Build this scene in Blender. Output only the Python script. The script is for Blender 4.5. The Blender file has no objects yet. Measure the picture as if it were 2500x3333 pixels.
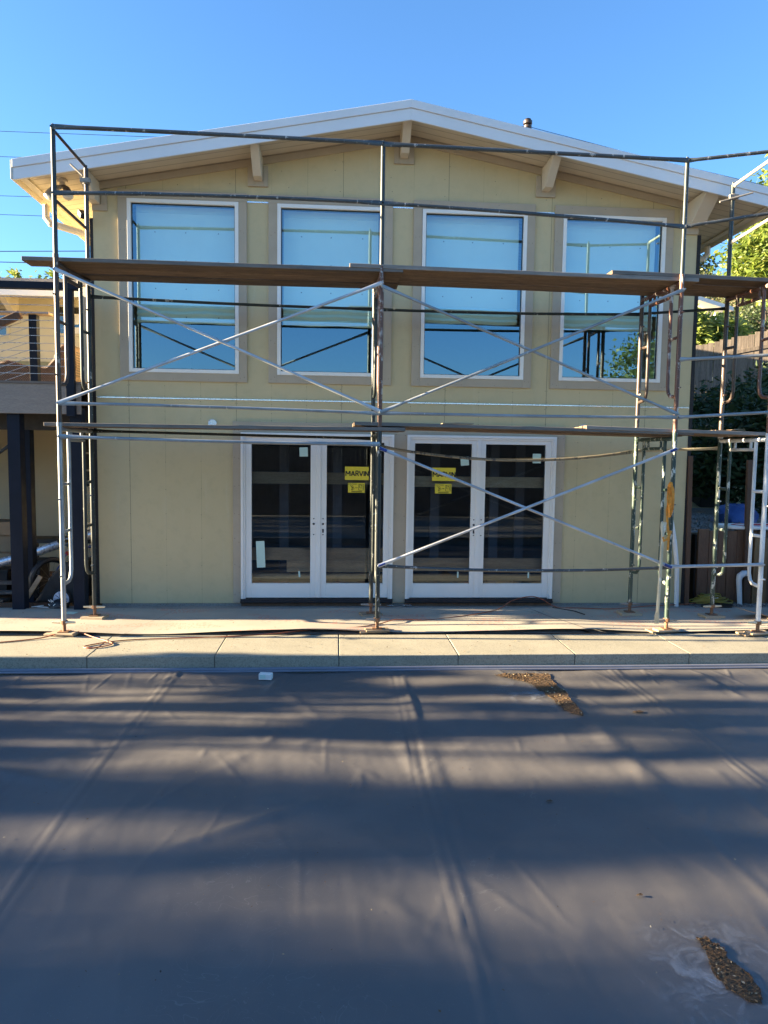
import bpy, math, random
import numpy as np
from mathutils import Vector, Matrix
R = math.radians
rnd = random.Random(7)
sc = bpy.context.scene
col = sc.collection

# ------------------------------------------------------------------ object helpers
def tag(o, label=None, cat=None, group=None, kind=None):
    if label: o['label'] = label
    if cat: o['category'] = cat
    if group: o['group'] = group
    if kind: o['kind'] = kind
    return o

def empty(name, loc=(0, 0, 0), label=None, cat=None, group=None):
    o = bpy.data.objects.new(name, None)
    o.empty_display_size = .1
    col.objects.link(o)
    o.location = loc
    return tag(o, label, cat, group)

def base_of(o):
    p = Vector((0, 0, 0))
    while o is not None:
        p += o.location
        o = o.parent
    return p

class MB:
    """collects shapes in world coordinates; build() links them as one mesh object"""
    def __init__(s):
        s.v = []; s.f = []
    def add(s, vs, fs):
        n = len(s.v)
        s.v += [tuple(v) for v in vs]
        s.f += [tuple(i + n for i in f) for f in fs]
        return s
    def box(s, x0, x1, y0, y1, z0, z1):
        vs = [(x, y, z) for z in (z0, z1) for y in (y0, y1) for x in (x0, x1)]
        return s.add(vs, [(0, 2, 3, 1), (4, 5, 7, 6), (0, 1, 5, 4), (2, 6, 7, 3), (0, 4, 6, 2), (1, 3, 7, 5)])
    def bar(s, a, b, w, h, up=(0, 0, 1)):
        a = Vector(a); b = Vector(b); d = (b - a).normalized(); u = Vector(up)
        sx = d.cross(u).normalized(); sz = sx.cross(d).normalized()
        vs = []
        for p in (a, b):
            for i, j in ((-1, -1), (1, -1), (1, 1), (-1, 1)):
                vs.append(p + sx * (i * w / 2) + sz * (j * h / 2))
        return s.add(vs, [(0, 1, 2, 3), (7, 6, 5, 4), (0, 4, 5, 1), (1, 5, 6, 2), (2, 6, 7, 3), (3, 7, 4, 0)])
    def prism(s, poly, y0, y1, axis='y'):
        n = len(poly)
        def P(a, b, c):
            return (a, c, b) if axis == 'y' else ((c, a, b) if axis == 'x' else (a, b, c))
        vs = [P(a, b, y0) for a, b in poly] + [P(a, b, y1) for a, b in poly]
        fs = [tuple(range(n)), tuple(range(2 * n - 1, n - 1, -1))]
        for i in range(n):
            j = (i + 1) % n
            fs.append((i, i + n, j + n, j))
        return s.add(vs, fs)
    def tube(s, pts, r, n=10, flat=None, cap=True):
        """r: number or list; flat: list of (in-plane scale, normal-to-Y scale)"""
        pts = [Vector(p) for p in pts]
        m = len(pts)
        rs = r if isinstance(r, (list, tuple)) else [r] * m
        base = len(s.v); vs = []; fs = []
        prev = None
        for i, p in enumerate(pts):
            d = (pts[min(i + 1, m - 1)] - pts[max(i - 1, 0)])
            if d.length < 1e-9: d = Vector((0, 0, 1))
            d.normalize()
            if prev is None:
                ref = Vector((0, 1, 0)) if abs(d.y) < .9 else Vector((1, 0, 0))
                u = (ref - d * ref.dot(d)).normalized()
            else:
                u = (prev - d * prev.dot(d)).normalized()
            prev = u
            w = d.cross(u)
            fu, fw = flat[i] if flat else (1, 1)
            for k in range(n):
                a = 2 * math.pi * k / n
                vs.append(p + u * (math.cos(a) * rs[i] * fu) + w * (math.sin(a) * rs[i] * fw))
        for i in range(m - 1):
            for k in range(n):
                a = i * n + k; b = i * n + (k + 1) % n
                fs.append((a, b, b + n, a + n))
        if cap:
            fs.append(tuple(range(n - 1, -1, -1)))
            fs.append(tuple((m - 1) * n + k for k in range(n)))
        return s.add(vs, fs)
    def lathe(s, prof, c, n=16, axis='z'):
        cx, cy, cz = c
        vs = []; fs = []
        for r_, h in prof:
            for k in range(n):
                a = 2 * math.pi * k / n
                p = (r_ * math.cos(a), r_ * math.sin(a), h)
                if axis == 'y': p = (p[0], p[2], p[1])
                if axis == 'x': p = (p[2], p[0], p[1])
                vs.append((p[0] + cx, p[1] + cy, p[2] + cz))
        m = len(prof)
        for i in range(m - 1):
            for k in range(n):
                a = i * n + k; b = i * n + (k + 1) % n
                fs.append((a, b, b + n, a + n))
        fs.append(tuple(range(n))); fs.append(tuple((m - 1) * n + k for k in range(n)))
        return s.add(vs, fs)
    def disc(s, c, r, axis='y', n=8, d=-.0015):
        return s.lathe([(r, 0), (r, d)], c, n, axis)
    def torus(s, c, R_, r, axis='y', n=28, m=8, a0=0, a1=2 * math.pi):
        pts = []
        for i in range(n + 1):
            a = a0 + (a1 - a0) * i / n
            p = (R_ * math.cos(a), 0, R_ * math.sin(a))
            if axis == 'x': p = (0, R_ * math.cos(a), R_ * math.sin(a))
            if axis == 'z': p = (R_ * math.cos(a), R_ * math.sin(a), 0)
            pts.append((p[0] + c[0], p[1] + c[1], p[2] + c[2]))
        return s.tube(pts, r, m)
    def build_each(s, name, mat, parent=None, smooth=False, bevel=0, seg=2):
        """every loose piece becomes an object of its own"""
        par = list(range(len(s.v)))
        def find(a):
            while par[a] != a:
                par[a] = par[par[a]]; a = par[a]
            return a
        for f in s.f:
            r_ = find(f[0])
            for i in f[1:]: par[find(i)] = r_
        groups = {}
        for f in s.f: groups.setdefault(find(f[0]), []).append(f)
        out = []
        for fs in groups.values():
            idx = sorted({i for f in fs for i in f}); mp = {a: b for b, a in enumerate(idx)}
            m = MB(); m.v = [s.v[i] for i in idx]; m.f = [tuple(mp[i] for i in f) for f in fs]
            out.append(m.build(name, mat, parent, smooth, bevel, seg))
        return out
    def build(s, name, mat, parent=None, smooth=False, bevel=0, seg=2):
        me = bpy.data.meshes.new(name)
        off = base_of(parent) if parent else Vector((0, 0, 0))
        me.from_pydata([(v[0] - off.x, v[1] - off.y, v[2] - off.z) for v in s.v], [], s.f)
        me.validate(); me.update()
        o = bpy.data.objects.new(name, me)
        col.objects.link(o)
        if mat: me.materials.append(mat)
        if parent: o.parent = parent
        if smooth: shade(o)
        if bevel:
            b = o.modifiers.new('Bevel', 'BEVEL'); b.width = bevel; b.segments = seg; b.limit_method = 'ANGLE'
            b.angle_limit = R(40)
        fix_normals(me)
        return o

def fix_normals(me):
    import bmesh
    bm = bmesh.new(); bm.from_mesh(me)
    bmesh.ops.recalc_face_normals(bm, faces=bm.faces)
    bm.to_mesh(me); bm.free()

def shade(o, ang=40):
    me = o.data
    me.polygons.foreach_set('use_smooth', [True] * len(me.polygons))
    try:
        me.set_sharp_from_angle(angle=R(ang))
    except Exception:
        pass

# ------------------------------------------------------------------ materials
class N:
    def __init__(s, name):
        s.m = bpy.data.materials.new(name); s.m.use_nodes = True
        s.t = s.m.node_tree; s.b = s.t.nodes['Principled BSDF']; s.out = s.t.nodes['Material Output']
        s.geo = s.t.nodes.new('ShaderNodeNewGeometry')
        s.pos = s.geo.outputs['Position']
    def n(s, typ, **kw):
        x = s.t.nodes.new(typ)
        for k, v in kw.items(): setattr(x, k, v)
        return x
    def l(s, a, b): s.t.links.new(a, b)
    def mapping(s, scale=(1, 1, 1), rot=(0, 0, 0), loc=(0, 0, 0)):
        x = s.n('ShaderNodeMapping'); s.l(s.pos, x.inputs[0])
        x.inputs['Scale'].default_value = scale; x.inputs['Rotation'].default_value = rot; x.inputs['Location'].default_value = loc
        return x.outputs[0]
    def noise(s, scale, detail=4, rough=.55, vec=None, dist=0):
        x = s.n('ShaderNodeTexNoise'); s.l(vec or s.pos, x.inputs['Vector'])
        x.inputs['Scale'].default_value = scale; x.inputs['Detail'].default_value = detail
        x.inputs['Roughness'].default_value = rough; x.inputs['Distortion'].default_value = dist
        return x.outputs['Fac']
    def ramp(s, fac, stops, interp='LINEAR'):
        x = s.n('ShaderNodeValToRGB'); s.l(fac, x.inputs[0]); x.color_ramp.interpolation = interp
        e = x.color_ramp.elements
        while len(e) < len(stops): e.new(.5)
        for i, (p, c) in enumerate(stops):
            e[i].position = p
            e[i].color = (c, c, c, 1) if isinstance(c, (int, float)) else (*c, 1)
        return x.outputs[0]
    def mix(s, fac, a, b, mode='MIX'):
        x = s.n('ShaderNodeMix', data_type='RGBA', blend_type=mode)
        for sock, v in ((x.inputs[0], fac), (x.inputs[6], a), (x.inputs[7], b)):
            if hasattr(v, 'links'): s.l(v, sock)
            elif isinstance(v, (int, float)): sock.default_value = v
            else: sock.default_value = (*v, 1)
        return x.outputs[2]
    def math(s, op, a, b=0, c=0):
        x = s.n('ShaderNodeMath', operation=op)
        for i, v in enumerate((a, b, c)):
            if hasattr(v, 'links'): s.l(v, x.inputs[i])
            else: x.inputs[i].default_value = v
        return x.outputs[0]
    def xyz(s):
        x = s.n('ShaderNodeSeparateXYZ'); s.l(s.pos, x.inputs[0]); return x.outputs
    def base(s, c):
        if hasattr(c, 'links'): s.l(c, s.b.inputs['Base Color'])
        else: s.b.inputs['Base Color'].default_value = (*c, 1)
    def rough(s, v):
        if hasattr(v, 'links'): s.l(v, s.b.inputs['Roughness'])
        else: s.b.inputs['Roughness'].default_value = v
    def bump(s, h, strength=.3, dist=.01, prev=None):
        x = s.n('ShaderNodeBump'); s.l(h, x.inputs['Height'])
        x.inputs['Strength'].default_value = strength; x.inputs['Distance'].default_value = dist
        if prev is not None: s.l(prev, x.inputs['Normal'])
        s.l(x.outputs[0], s.b.inputs['Normal']); return x.outputs[0]

def C(r, g, b): return (r, g, b)

def simple(name, c, rough=.6, var=.12, scale=6, bump=.15, bscale=60, metal=0, bdist=.003, spec=None):
    k = N(name)
    n1 = k.noise(scale, 5, .6)
    c2 = tuple(max(0, x * (1 - var)) for x in c); c3 = tuple(min(1, x * (1 + var)) for x in c)
    k.base(k.ramp(n1, [(.3, c2), (.7, c3)]))
    k.l(k.ramp(k.noise(scale * 2.3, 3), [(.3, max(0, rough - .08)), (.7, min(1, rough + .08))]), k.b.inputs['Roughness'])
    if bump: k.bump(k.noise(bscale, 4, .6), bump, bdist)
    k.b.inputs['Metallic'].default_value = metal
    if spec is not None: k.b.inputs['Specular IOR Level'].default_value = spec
    return k.m

def wood(name, dark, light, axis='x', grey=None, rough=.8, ring=14):
    k = N(name)
    sx = {'x': (2.2, 16, 16), 'y': (14, 1.2, 14), 'z': (14, 14, 1.2)}[axis]
    v = k.mapping(sx)
    n1 = k.noise(1.3, 8, .72, v, .8)
    n2 = k.noise(ring, 3, .6, k.mapping(tuple(a * .35 for a in sx)), 1.2)
    cc = k.ramp(n1, [(.3, dark), (.68, light)])
    cc = k.mix(k.ramp(n2, [(.42, 0.), (.5, .35), (.56, 0.)]), cc, tuple(a * .45 for a in dark))
    vo = k.n('ShaderNodeTexVoronoi'); k.l(k.mapping(tuple(a * .28 for a in sx)), vo.inputs['Vector']); vo.inputs['Scale'].default_value = 1.
    cc = k.mix(k.ramp(vo.outputs['Distance'], [(.05, .75), (.11, 0.)]), cc, tuple(a * .4 for a in dark))
    if grey:
        sep = k.n('ShaderNodeSeparateXYZ'); k.l(k.geo.outputs['Normal'], sep.inputs[0])
        up = k.ramp(k.math('ADD', sep.outputs[2], k.math('MULTIPLY', sep.outputs[1], -1.)), [(.35, 0.), (.8, 1.)])
        cc = k.mix(k.math('MULTIPLY', up, .8), cc, k.ramp(n1, [(.3, tuple(a * .6 for a in grey)), (.7, grey)]))
    oi = k.n('ShaderNodeObjectInfo')
    cc = k.mix(1., cc, k.ramp(oi.outputs['Random'], [(0., .55), (1., 1.2)]), 'MULTIPLY')
    sp = k.noise(45, 2)
    cc = k.mix(k.ramp(sp, [(.76, 0.), (.79, .6)]), cc, (.55, .52, .46))
    k.base(cc); k.rough(rough); k.bump(n1, .5, .004)
    return k.m

def paint_chip(name, paint, chip, under=None, amount=.6, rough=.45, metal=0.1, drip=None):
    k = N(name)
    a = k.noise(9, 6, .7, k.mapping((1.6, 1.6, .7)))
    b_ = k.noise(55, 3, .6)
    cc = k.ramp(k.noise(4, 3), [(.3, tuple(x * .8 for x in paint)), (.7, tuple(min(1, x * 1.3) for x in paint))])
    cc = k.mix(k.ramp(a, [(amount, 0.), (amount + .03, 1.)]), cc, chip)
    if under: cc = k.mix(k.ramp(k.noise(3.1, 4, .6, k.mapping((1, 1, .8), loc=(3, 5, 7))), [(.56, 0.), (.62, 1.)]), cc, under)
    cc = k.mix(k.ramp(b_, [(.68, 0.), (.71, .8)]), cc, drip or (.5, .5, .48))
    k.base(cc); k.rough(rough); k.b.inputs['Metallic'].default_value = metal
    k.bump(k.noise(70, 4), .25, .002)
    return k.m

# siding: olive cream panels with nail lines every 16 inches
def siding():
    k = N('siding_paint')
    x, y, z = k.xyz()[0:3]
    m = k.math('FRACT', k.math('DIVIDE', k.math('ADD', x, 20.0 + 2.41 - 20.0 + 41.0), .41))
    m = k.math('ABSOLUTE', k.math('SUBTRACT', m, .5))   # .5 at the line
    m = k.math('SUBTRACT', .5, m)
    line = k.ramp(m, [(.004, 1.), (.009, 0.)])
    m3 = k.math('FRACT', k.math('DIVIDE', k.math('ADD', x, 2.41 + 49.2), 1.23))
    m3 = k.math('SUBTRACT', .5, k.math('ABSOLUTE', k.math('SUBTRACT', m3, .5)))
    joint = k.ramp(m3, [(.0012, 1.), (.0024, 0.)])
    fade = k.ramp(k.noise(2.2, 4, .6), [(.4, .12), (.65, .5)])
    b0 = (.47, .415, .232)
    n1 = k.noise(1.1, 5, .6, k.mapping((1, 1, .6)))
    c = k.ramp(n1, [(.3, (.515, .428, .24)), (.72, (.57, .475, .272))])
    c = k.mix(k.ramp(k.noise(7, 5, .7), [(.5, 0.), (.78, .34)]), c, (.36, .32, .19))
    c = k.mix(k.ramp(k.noise(2.8, 5, .7, k.mapping((3, 1, .35), loc=(2, 0, 9))), [(.58, 0.), (.72, .3)]), c, (.58, .52, .35))
    c = k.mix(k.ramp(k.noise(26, 4, .7, k.mapping((1, 1, 1), loc=(5, 5, 5))), [(.69, 0.), (.73, .4)]), c, (.28, .25, .18))
    c = k.mix(k.math('MULTIPLY', line, fade), c, (.22, .2, .12))
    c = k.mix(k.math('MULTIPLY', joint, .75), c, (.12, .11, .07))
    k.base(c); k.rough(.62)
    k.bump(k.noise(160, 3, .6), .12, .002, k.bump(k.math('MULTIPLY', joint, -1.), .4, .003))
    return k.m

def concrete(name, c, dirt=.5, bump=.35):
    k = N(name)
    n1 = k.noise(1.6, 6, .65); n2 = k.noise(70, 4, .8); n3 = k.noise(9, 6, .7)
    cc = k.ramp(n1, [(.3, tuple(x * .82 for x in c)), (.7, tuple(x * 1.08 for x in c))])
    cc = k.mix(k.ramp(n2, [(.36, .75), (.52, 0.)]), cc, tuple(x * .4 for x in c))
    cc = k.mix(k.ramp(n3, [(.52, 0.), (.7, dirt)]), cc, tuple(x * .6 for x in c))
    k.base(cc); k.rough(.85)
    k.bump(n2, bump, .003, k.bump(n3, .15, .006))
    return k.m

def foliage(name, dark, light, trans=.35, hue2=None):
    k = N(name)
    rp = k.geo.outputs['Random Per Island']
    cc = k.ramp(rp, [(0., dark), (.6, light), (1., hue2 or light)])
    cc = k.mix(.45, cc, k.ramp(k.noise(1.7, 3), [(.35, dark), (.65, light)]))
    k.base(cc); k.rough(.55)
    tr = k.n('ShaderNodeBsdfTranslucent'); k.l(cc, tr.inputs[0])
    mx = k.n('ShaderNodeMixShader'); mx.inputs[0].default_value = trans
    k.l(k.b.outputs[0], mx.inputs[1]); k.l(tr.outputs[0], mx.inputs[2]); k.l(mx.outputs[0], k.out.inputs[0])
    return k.m

def glassmat(name, refl, tint=(1, 1, 1), rt=(1, 1, 1), fresnel=True):
    k = N(name)
    tr = k.n('ShaderNodeBsdfTransparent'); tr.inputs[0].default_value = (*tint, 1)
    gl = k.n('ShaderNodeBsdfGlossy'); gl.inputs['Roughness'].default_value = .0; gl.inputs[0].default_value = (*rt, 1)
    bp = k.n('ShaderNodeBump'); bp.inputs['Strength'].default_value = .04; bp.inputs['Distance'].default_value = .004
    k.l(k.noise(1.6, 2, .4), bp.inputs['Height']); k.l(bp.outputs[0], gl.inputs['Normal'])
    fr = k.n('ShaderNodeFresnel'); fr.inputs[0].default_value = 1.5
    f = k.math('ADD', fr.outputs[0] if fresnel else 0., refl)
    mx = k.n('ShaderNodeMixShader'); k.l(f, mx.inputs[0])
    k.l(tr.outputs[0], mx.inputs[1]); k.l(gl.outputs[0], mx.inputs[2]); k.l(mx.outputs[0], k.out.inputs[0])
    return k.m

def covermat():
    k = N('vinyl_cover')
    n1 = k.noise(.7, 5, .6); n2 = k.noise(5, 6, .7); n3 = k.noise(220, 2, .6)
    cc = k.ramp(n1, [(.3, (.092, .087, .086)), (.7, (.12, .112, .108))])
    cc = k.mix(k.ramp(n2, [(.5, 0.), (.75, .22)]), cc, (.16, .145, .13))
    # swirled dried water marks: thin contour lines of a noise field
    w = k.noise(3.2, 3, .5, k.mapping((1, 1, 1), loc=(4, 2, 0)), 1.5)
    ringy = k.ramp(k.math('PINGPONG', k.math('MULTIPLY', w, 9), .5), [(.0, .5), (.03, 0.)])
    cc = k.mix(k.math('MULTIPLY', ringy, k.ramp(k.noise(1.1, 3), [(.55, 0.), (.65, .5)])), cc, (.32, .3, .27))
    cc = k.mix(k.ramp(n3, [(.72, 0.), (.74, .5)]), cc, (.4, .38, .34))
    k.base(cc)
    k.l(k.ramp(n2, [(.3, .42), (.7, .56)]), k.b.inputs['Roughness'])
    k.bump(n3, .08, .001, k.bump(k.noise(5, 5, .6), .16, .012))
    k.b.inputs['Specular IOR Level'].default_value = .35
    return k.m

M = {}
M['siding'] = siding()
M['trim'] = simple('taupe_trim_paint', C(.415, .348, .252), .6, .07, 3, .2, 90)
M['white'] = simple('white_vinyl', C(.8, .79, .74), .35, .03, 3, .05, 40)
M['cream'] = simple('cream_paint', C(.61, .55, .44), .5, .05, 3, .15, 60)
M['fascia'] = simple('white_fascia_metal', C(.72, .72, .715), .42, .05, 1.5, .1, 30)
M['roof'] = simple('roof_membrane', C(.6, .6, .58), .7, .08)
M['metal'] = simple('bright_flashing', C(.85, .86, .88), .25, .05, 8, .1, 50, metal=.7)
M['sill'] = simple('dark_bronze_sill', C(.02, .018, .02), .35, .2, 8, .1)
M['glass_up'] = glassmat('low_e_window_glass', .31, (.84, 1., .94), (.44, .68, .86), False)
M['glass_dn'] = glassmat('door_glass', .035, (.92, .95, .97), (.85, .95, 1.))
M['blind'] = simple('pale_blind_fabric', C(.88, .9, .82), .8, .03, 3, .2, 30)
M['blackout'] = simple('window_spacer', C(.02, .02, .025), .5)
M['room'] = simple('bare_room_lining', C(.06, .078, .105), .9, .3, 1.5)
M['roomfloor'] = simple('room_floor', C(.12, .1, .08), .8)
M['lumber'] = wood('pine_lumber', C(.42, .3, .17), C(.58, .44, .27), 'x')
M['lumberz'] = wood('pine_lumber_upright', C(.36, .25, .14), C(.55, .42, .27), 'z')
M['plank'] = wood('weathered_scaffold_plank', C(.08, .05, .027), C(.31, .2, .11), 'x', grey=(.30, .275, .25))
M['pad'] = wood('wood_block', C(.36, .24, .13), C(.55, .4, .25), 'x', grey=(.5, .4, .28))
M['brownwood'] = wood('brown_board', C(.11, .055, .03), C(.19, .1, .055), 'z')
M['fence'] = wood('weathered_fence_board', C(.07, .056, .047), C(.22, .18, .15), 'z')
M['greyboard'] = wood('taupe_deck_board', C(.2, .165, .14), C(.24, .2, .165), 'x')
M['cap'] = wood('tan_cap_rail', C(.36, .24, .14), C(.5, .35, .21), 'x')
M['navy'] = simple('dark_navy_post_paint', C(.01, .014, .024), .6, .15, 4, .2, spec=.15)
M['cable'] = simple('steel_cable', C(.3, .3, .32), .3, .1, 8, 0, metal=.8)
M['dark_paint'] = paint_chip('dark_green_pipe_paint', C(.018, .026, .026), C(.42, .43, .4), None, .64)
M['green_paint'] = paint_chip('green_pipe_paint', C(.03, .055, .045), C(.5, .52, .46), None, .56)
M['rust_paint'] = paint_chip('rusty_pipe_paint', C(.12, .05, .03), C(.5, .46, .42), C(.42, .38, .35), .58, metal=.05)
M['brown_paint'] = paint_chip('brown_pipe_paint', C(.055, .038, .03), C(.45, .36, .28), None, .63)
M['white_paint'] = paint_chip('white_pipe_paint', C(.62, .62, .6), C(.12, .13, .14), None, .67, drip=(.15, .15, .16))
M['galv'] = paint_chip('galvanised_pipe', C(.27, .29, .3), C(.5, .5, .47), None, .62, rough=.38, metal=.4)
M['galv2'] = paint_chip('bright_galvanised_pipe', C(.42, .44, .46), C(.16, .16, .16), None, .66, rough=.35, metal=.3)
M['darkgalv'] = paint_chip('dark_guard_pipe', C(.07, .08, .085), C(.4, .4, .38), None, .6, rough=.4, metal=.35)
M['blue'] = simple('blue_end_paint', C(.015, .04, .2), .5)
M['beige_pipe'] = paint_chip('beige_pipe_paint', C(.5, .44, .3), C(.7, .68, .6), None, .6, metal=0)
M['rust'] = simple('rusted_screw', C(.2, .1, .05), .8, .4, 30, .5)
M['cast'] = simple('cast_handle', C(.25, .23, .2), .6, .3, 20, .4)
M['conc'] = concrete('coping_concrete', C(.34, .315, .24))
M['slab'] = concrete('patio_slab', C(.3, .285, .26))
M['greyconc'] = concrete('grey_block', C(.3, .29, .27))
M['cover'] = covermat()
M['rope'] = simple('orange_rope', C(.75, .28, .03), .7, .2, 30, .5)
M['cord'] = simple('orange_cord', C(.32, .09, .035), .5, .15)
M['cord_dark'] = simple('black_cord', C(.03, .03, .03), .5, .15)
M['hose'] = simple('yellow_hose', C(.3, .22, .03), .5, .15)
M['pvc'] = simple('white_pvc', C(.75, .75, .73), .35, .04)
M['black'] = simple('black_plastic', C(.012, .012, .014), .5, .2)
M['tar'] = simple('black_building_paper', C(.015, .014, .015), .75, .3, 30, .5, 90)
M['earth'] = simple('brown_earth', C(.12, .09, .06), .95, .3, 4, .6, 30, bdist=.02)
M['tarp'] = simple('blue_tarp', C(.012, .05, .2), .5, .15, 6, .5, 18, bdist=.02)
M['carton'] = simple('brown_cardboard', C(.36, .24, .14), .8, .1, 5, .1)
M['labelwhite'] = simple('white_label', C(.75, .74, .7), .6, .05)
M['foil'] = simple('silver_foil', C(.75, .78, .82), .3, .1, 10, .4, 30, metal=.6)
M['foam'] = simple('white_foam_roll', C(.72, .7, .6), .7, .06)
M['darkfabric'] = simple('charcoal_fabric', C(.03, .032, .032), .85, .2, 6, .4, 25, bdist=.01)
M['bluepaint'] = simple('blue_bike_paint', C(.02, .05, .25), .3, .1)
M['red'] = simple('red_plastic', C(.5, .03, .02), .4, .1)
M['paleblue'] = simple('pale_wheel_plastic', C(.5, .55, .65), .5, .06)
M['cushion'] = simple('pale_cushion', C(.55, .56, .52), .9, .06, 5, .3, 30)
M['yellow'] = simple('yellow_label_film', C(.78, .62, .04), .4, .03, 4, 0)
M['ink'] = simple('black_ink', C(.015, .015, .015), .5, .05, 4, 0)
M['mint'] = simple('pale_green_film', C(.5, .68, .6), .5, .04, 4, 0)
M['wing'] = simple('wing_cream_paint', C(.52, .47, .33), .65, .05, 2, .1)
M['wingglass'] = glassmat('wing_window_glass', .12, (.3, .33, .36))
M['dry'] = simple('leaf_debris', C(.075, .042, .018), .9, .6, 60, 1., 90, bdist=.008)
M['red_print'] = simple('faded_red_print', C(.5, .25, .2), .8, .3, 30, 0)

def wicker():
    k = N('woven_wicker')
    br = k.n('ShaderNodeTexBrick'); k.l(k.mapping((1, 1, 1), rot=(R(90), 0, 0)), br.inputs['Vector'])
    br.inputs['Scale'].default_value = 14; br.inputs['Color1'].default_value = (.16, .085, .045, 1)
    br.inputs['Color2'].default_value = (.25, .14, .075, 1); br.inputs['Mortar'].default_value = (.03, .015, .008, 1)
    br.inputs['Mortar Size'].default_value = .06; br.inputs['Brick Width'].default_value = .4; br.inputs['Row Height'].default_value = .22
    k.base(br.outputs[0]); k.rough(.6); k.bump(br.outputs['Fac'], -.8, .01); return k.m
M['wicker'] = wicker()

def soffitmat():
    k = N('tongue_and_groove_soffit')
    y = k.xyz()[1]
    m = k.math('FRACT', k.math('DIVIDE', k.math('ADD', y, 10.02), .135))
    m = k.math('SUBTRACT', .5, k.math('ABSOLUTE', k.math('SUBTRACT', m, .5)))
    g = k.ramp(m, [(.02, 1.), (.055, 0.)])
    c = k.ramp(k.noise(2, 4), [(.3, (.58, .51, .39)), (.7, (.65, .57, .44))])
    k.base(k.mix(k.math('MULTIPLY', g, .75), c, (.22, .18, .12))); k.rough(.55)
    k.bump(k.math('MULTIPLY', g, -1.), .6, .006)
    return k.m
M['soffit'] = soffitmat()

def sheetmat():
    k = N('floor_board_paper')
    c = k.ramp(k.noise(1.3, 5, .6), [(.3, (.34, .305, .25)), (.7, (.41, .37, .305))])
    c = k.mix(k.ramp(k.noise(6, 5, .7), [(.55, 0.), (.8, .35)]), c, (.3, .26, .22))
    # worn red stamped blocks
    a = k.noise(1.1, 1, .4, k.mapping((1.2, 2.4, 1), loc=(1, 3, 0)))
    bb = k.noise(34, 2, .6, k.mapping((1.6, .6, 1)))
    f = k.math('MULTIPLY', k.ramp(a, [(.54, 0.), (.58, 1.)]), k.ramp(bb, [(.5, 0.), (.54, .55)]))
    c = k.mix(f, c, (.5, .2, .15))
    k.base(c); k.rough(.75); k.bump(k.noise(40, 4), .12, .003)
    return k.m
M['sheet'] = sheetmat()

def grassmat():
    k = N('dry_golden_grass')
    c = k.ramp(k.noise(.35, 8, .75), [(.3, (.26, .19, .075)), (.55, (.42, .32, .14)), (.8, (.5, .4, .2))])
    c = k.mix(k.ramp(k.noise(4, 5, .7), [(.5, 0.), (.7, .5)]), c, (.2, .15, .06))
    k.base(c); k.rough(.95); k.bump(k.noise(3, 6, .8), .6, .15)
    return k.m
M['grass'] = grassmat()
def gravelmat():
    k = N('grey_gravel')
    vo = k.n('ShaderNodeTexVoronoi'); k.l(k.pos, vo.inputs['Vector']); vo.inputs['Scale'].default_value = 45
    k.base(k.ramp(vo.outputs['Color'], [(0., (.05, .048, .045)), (1., (.2, .19, .175))])); k.rough(.9)
    k.bump(vo.outputs['Distance'], -.9, .02); return k.m
M['gravel'] = gravelmat()
M['bark'] = simple('dark_bark', C(.06, .045, .035), .9, .3, 8, .8, 20, bdist=.02)
M['leaf_bright'] = foliage('sunny_leaf', C(.07, .12, .02), C(.2, .27, .04), .45, C(.34, .33, .07))
M['leaf_dark'] = foliage('dark_leaf', C(.02, .035, .012), C(.045, .075, .02), .3)
M['leaf_mid'] = foliage('mid_leaf', C(.04, .07, .02), C(.1, .15, .035), .35)
M['leaf_yellow'] = foliage('yellow_green_leaf', C(.12, .18, .03), C(.3, .36, .08), .45, C(.5, .5, .2))
M['leaf_olive'] = foliage('olive_leaf', C(.05, .06, .025), C(.13, .15, .06), .3)

# ------------------------------------------------------------------ camera
f_px, yaw, pit, rol, hcam = 2287.35, .0676917, .0787767, -.0131910, 1.8026
D = 8.4
fw = Vector((math.sin(yaw) * math.cos(pit), math.cos(yaw) * math.cos(pit), -math.sin(pit)))
r0 = Vector((math.cos(yaw), -math.sin(yaw), 0)); u0 = r0.cross(fw)
rv = r0 * math.cos(rol) - u0 * math.sin(rol); uv = r0 * math.sin(rol) + u0 * math.cos(rol)
cam = bpy.data.cameras.new('camera'); camo = bpy.data.objects.new('camera', cam); col.objects.link(camo)
cam.sensor_fit = 'VERTICAL'; cam.sensor_height = 36; cam.lens = f_px / 3333 * 36
cam.clip_end = 2000; cam.clip_start = .05
mw = Matrix.Identity(4)
for i in range(3):
    mw[i][0] = rv[i]; mw[i][1] = uv[i]; mw[i][2] = -fw[i]
mw[0][3], mw[1][3], mw[2][3] = 0, -D, hcam
camo.matrix_world = mw
sc.camera = camo

# ------------------------------------------------------------------ light
EL, AZ = 12.0, 2.5
w = bpy.data.worlds.new('World'); sc.world = w; w.use_nodes = True
sky = w.node_tree.nodes.new('ShaderNodeTexSky'); sky.sky_type = 'NISHITA'; sky.sun_disc = False
sky.sun_elevation = R(EL); sky.sun_rotation = R(-(90 - AZ)); sky.altitude = 100; sky.air_density = 1.1
sky.dust_density = .3; sky.ozone_density = 5.5
bg = w.node_tree.nodes['Background']; w.node_tree.links.new(sky.outputs[0], bg.inputs[0]); bg.inputs[1].default_value = .05
sl = bpy.data.lights.new('sun', 'SUN'); sl.energy = 5.0; sl.angle = R(.5); sl.color = (1., .8, .52)
so = bpy.data.objects.new('sun', sl); col.objects.link(so)
S = Vector((-math.cos(R(EL)) * math.cos(R(AZ)), math.cos(R(EL)) * math.sin(R(AZ)), math.sin(R(EL))))
so.rotation_euler = (-S).to_track_quat('-Z', 'Y').to_euler(); so.location = (-10, 0, 10)
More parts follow.
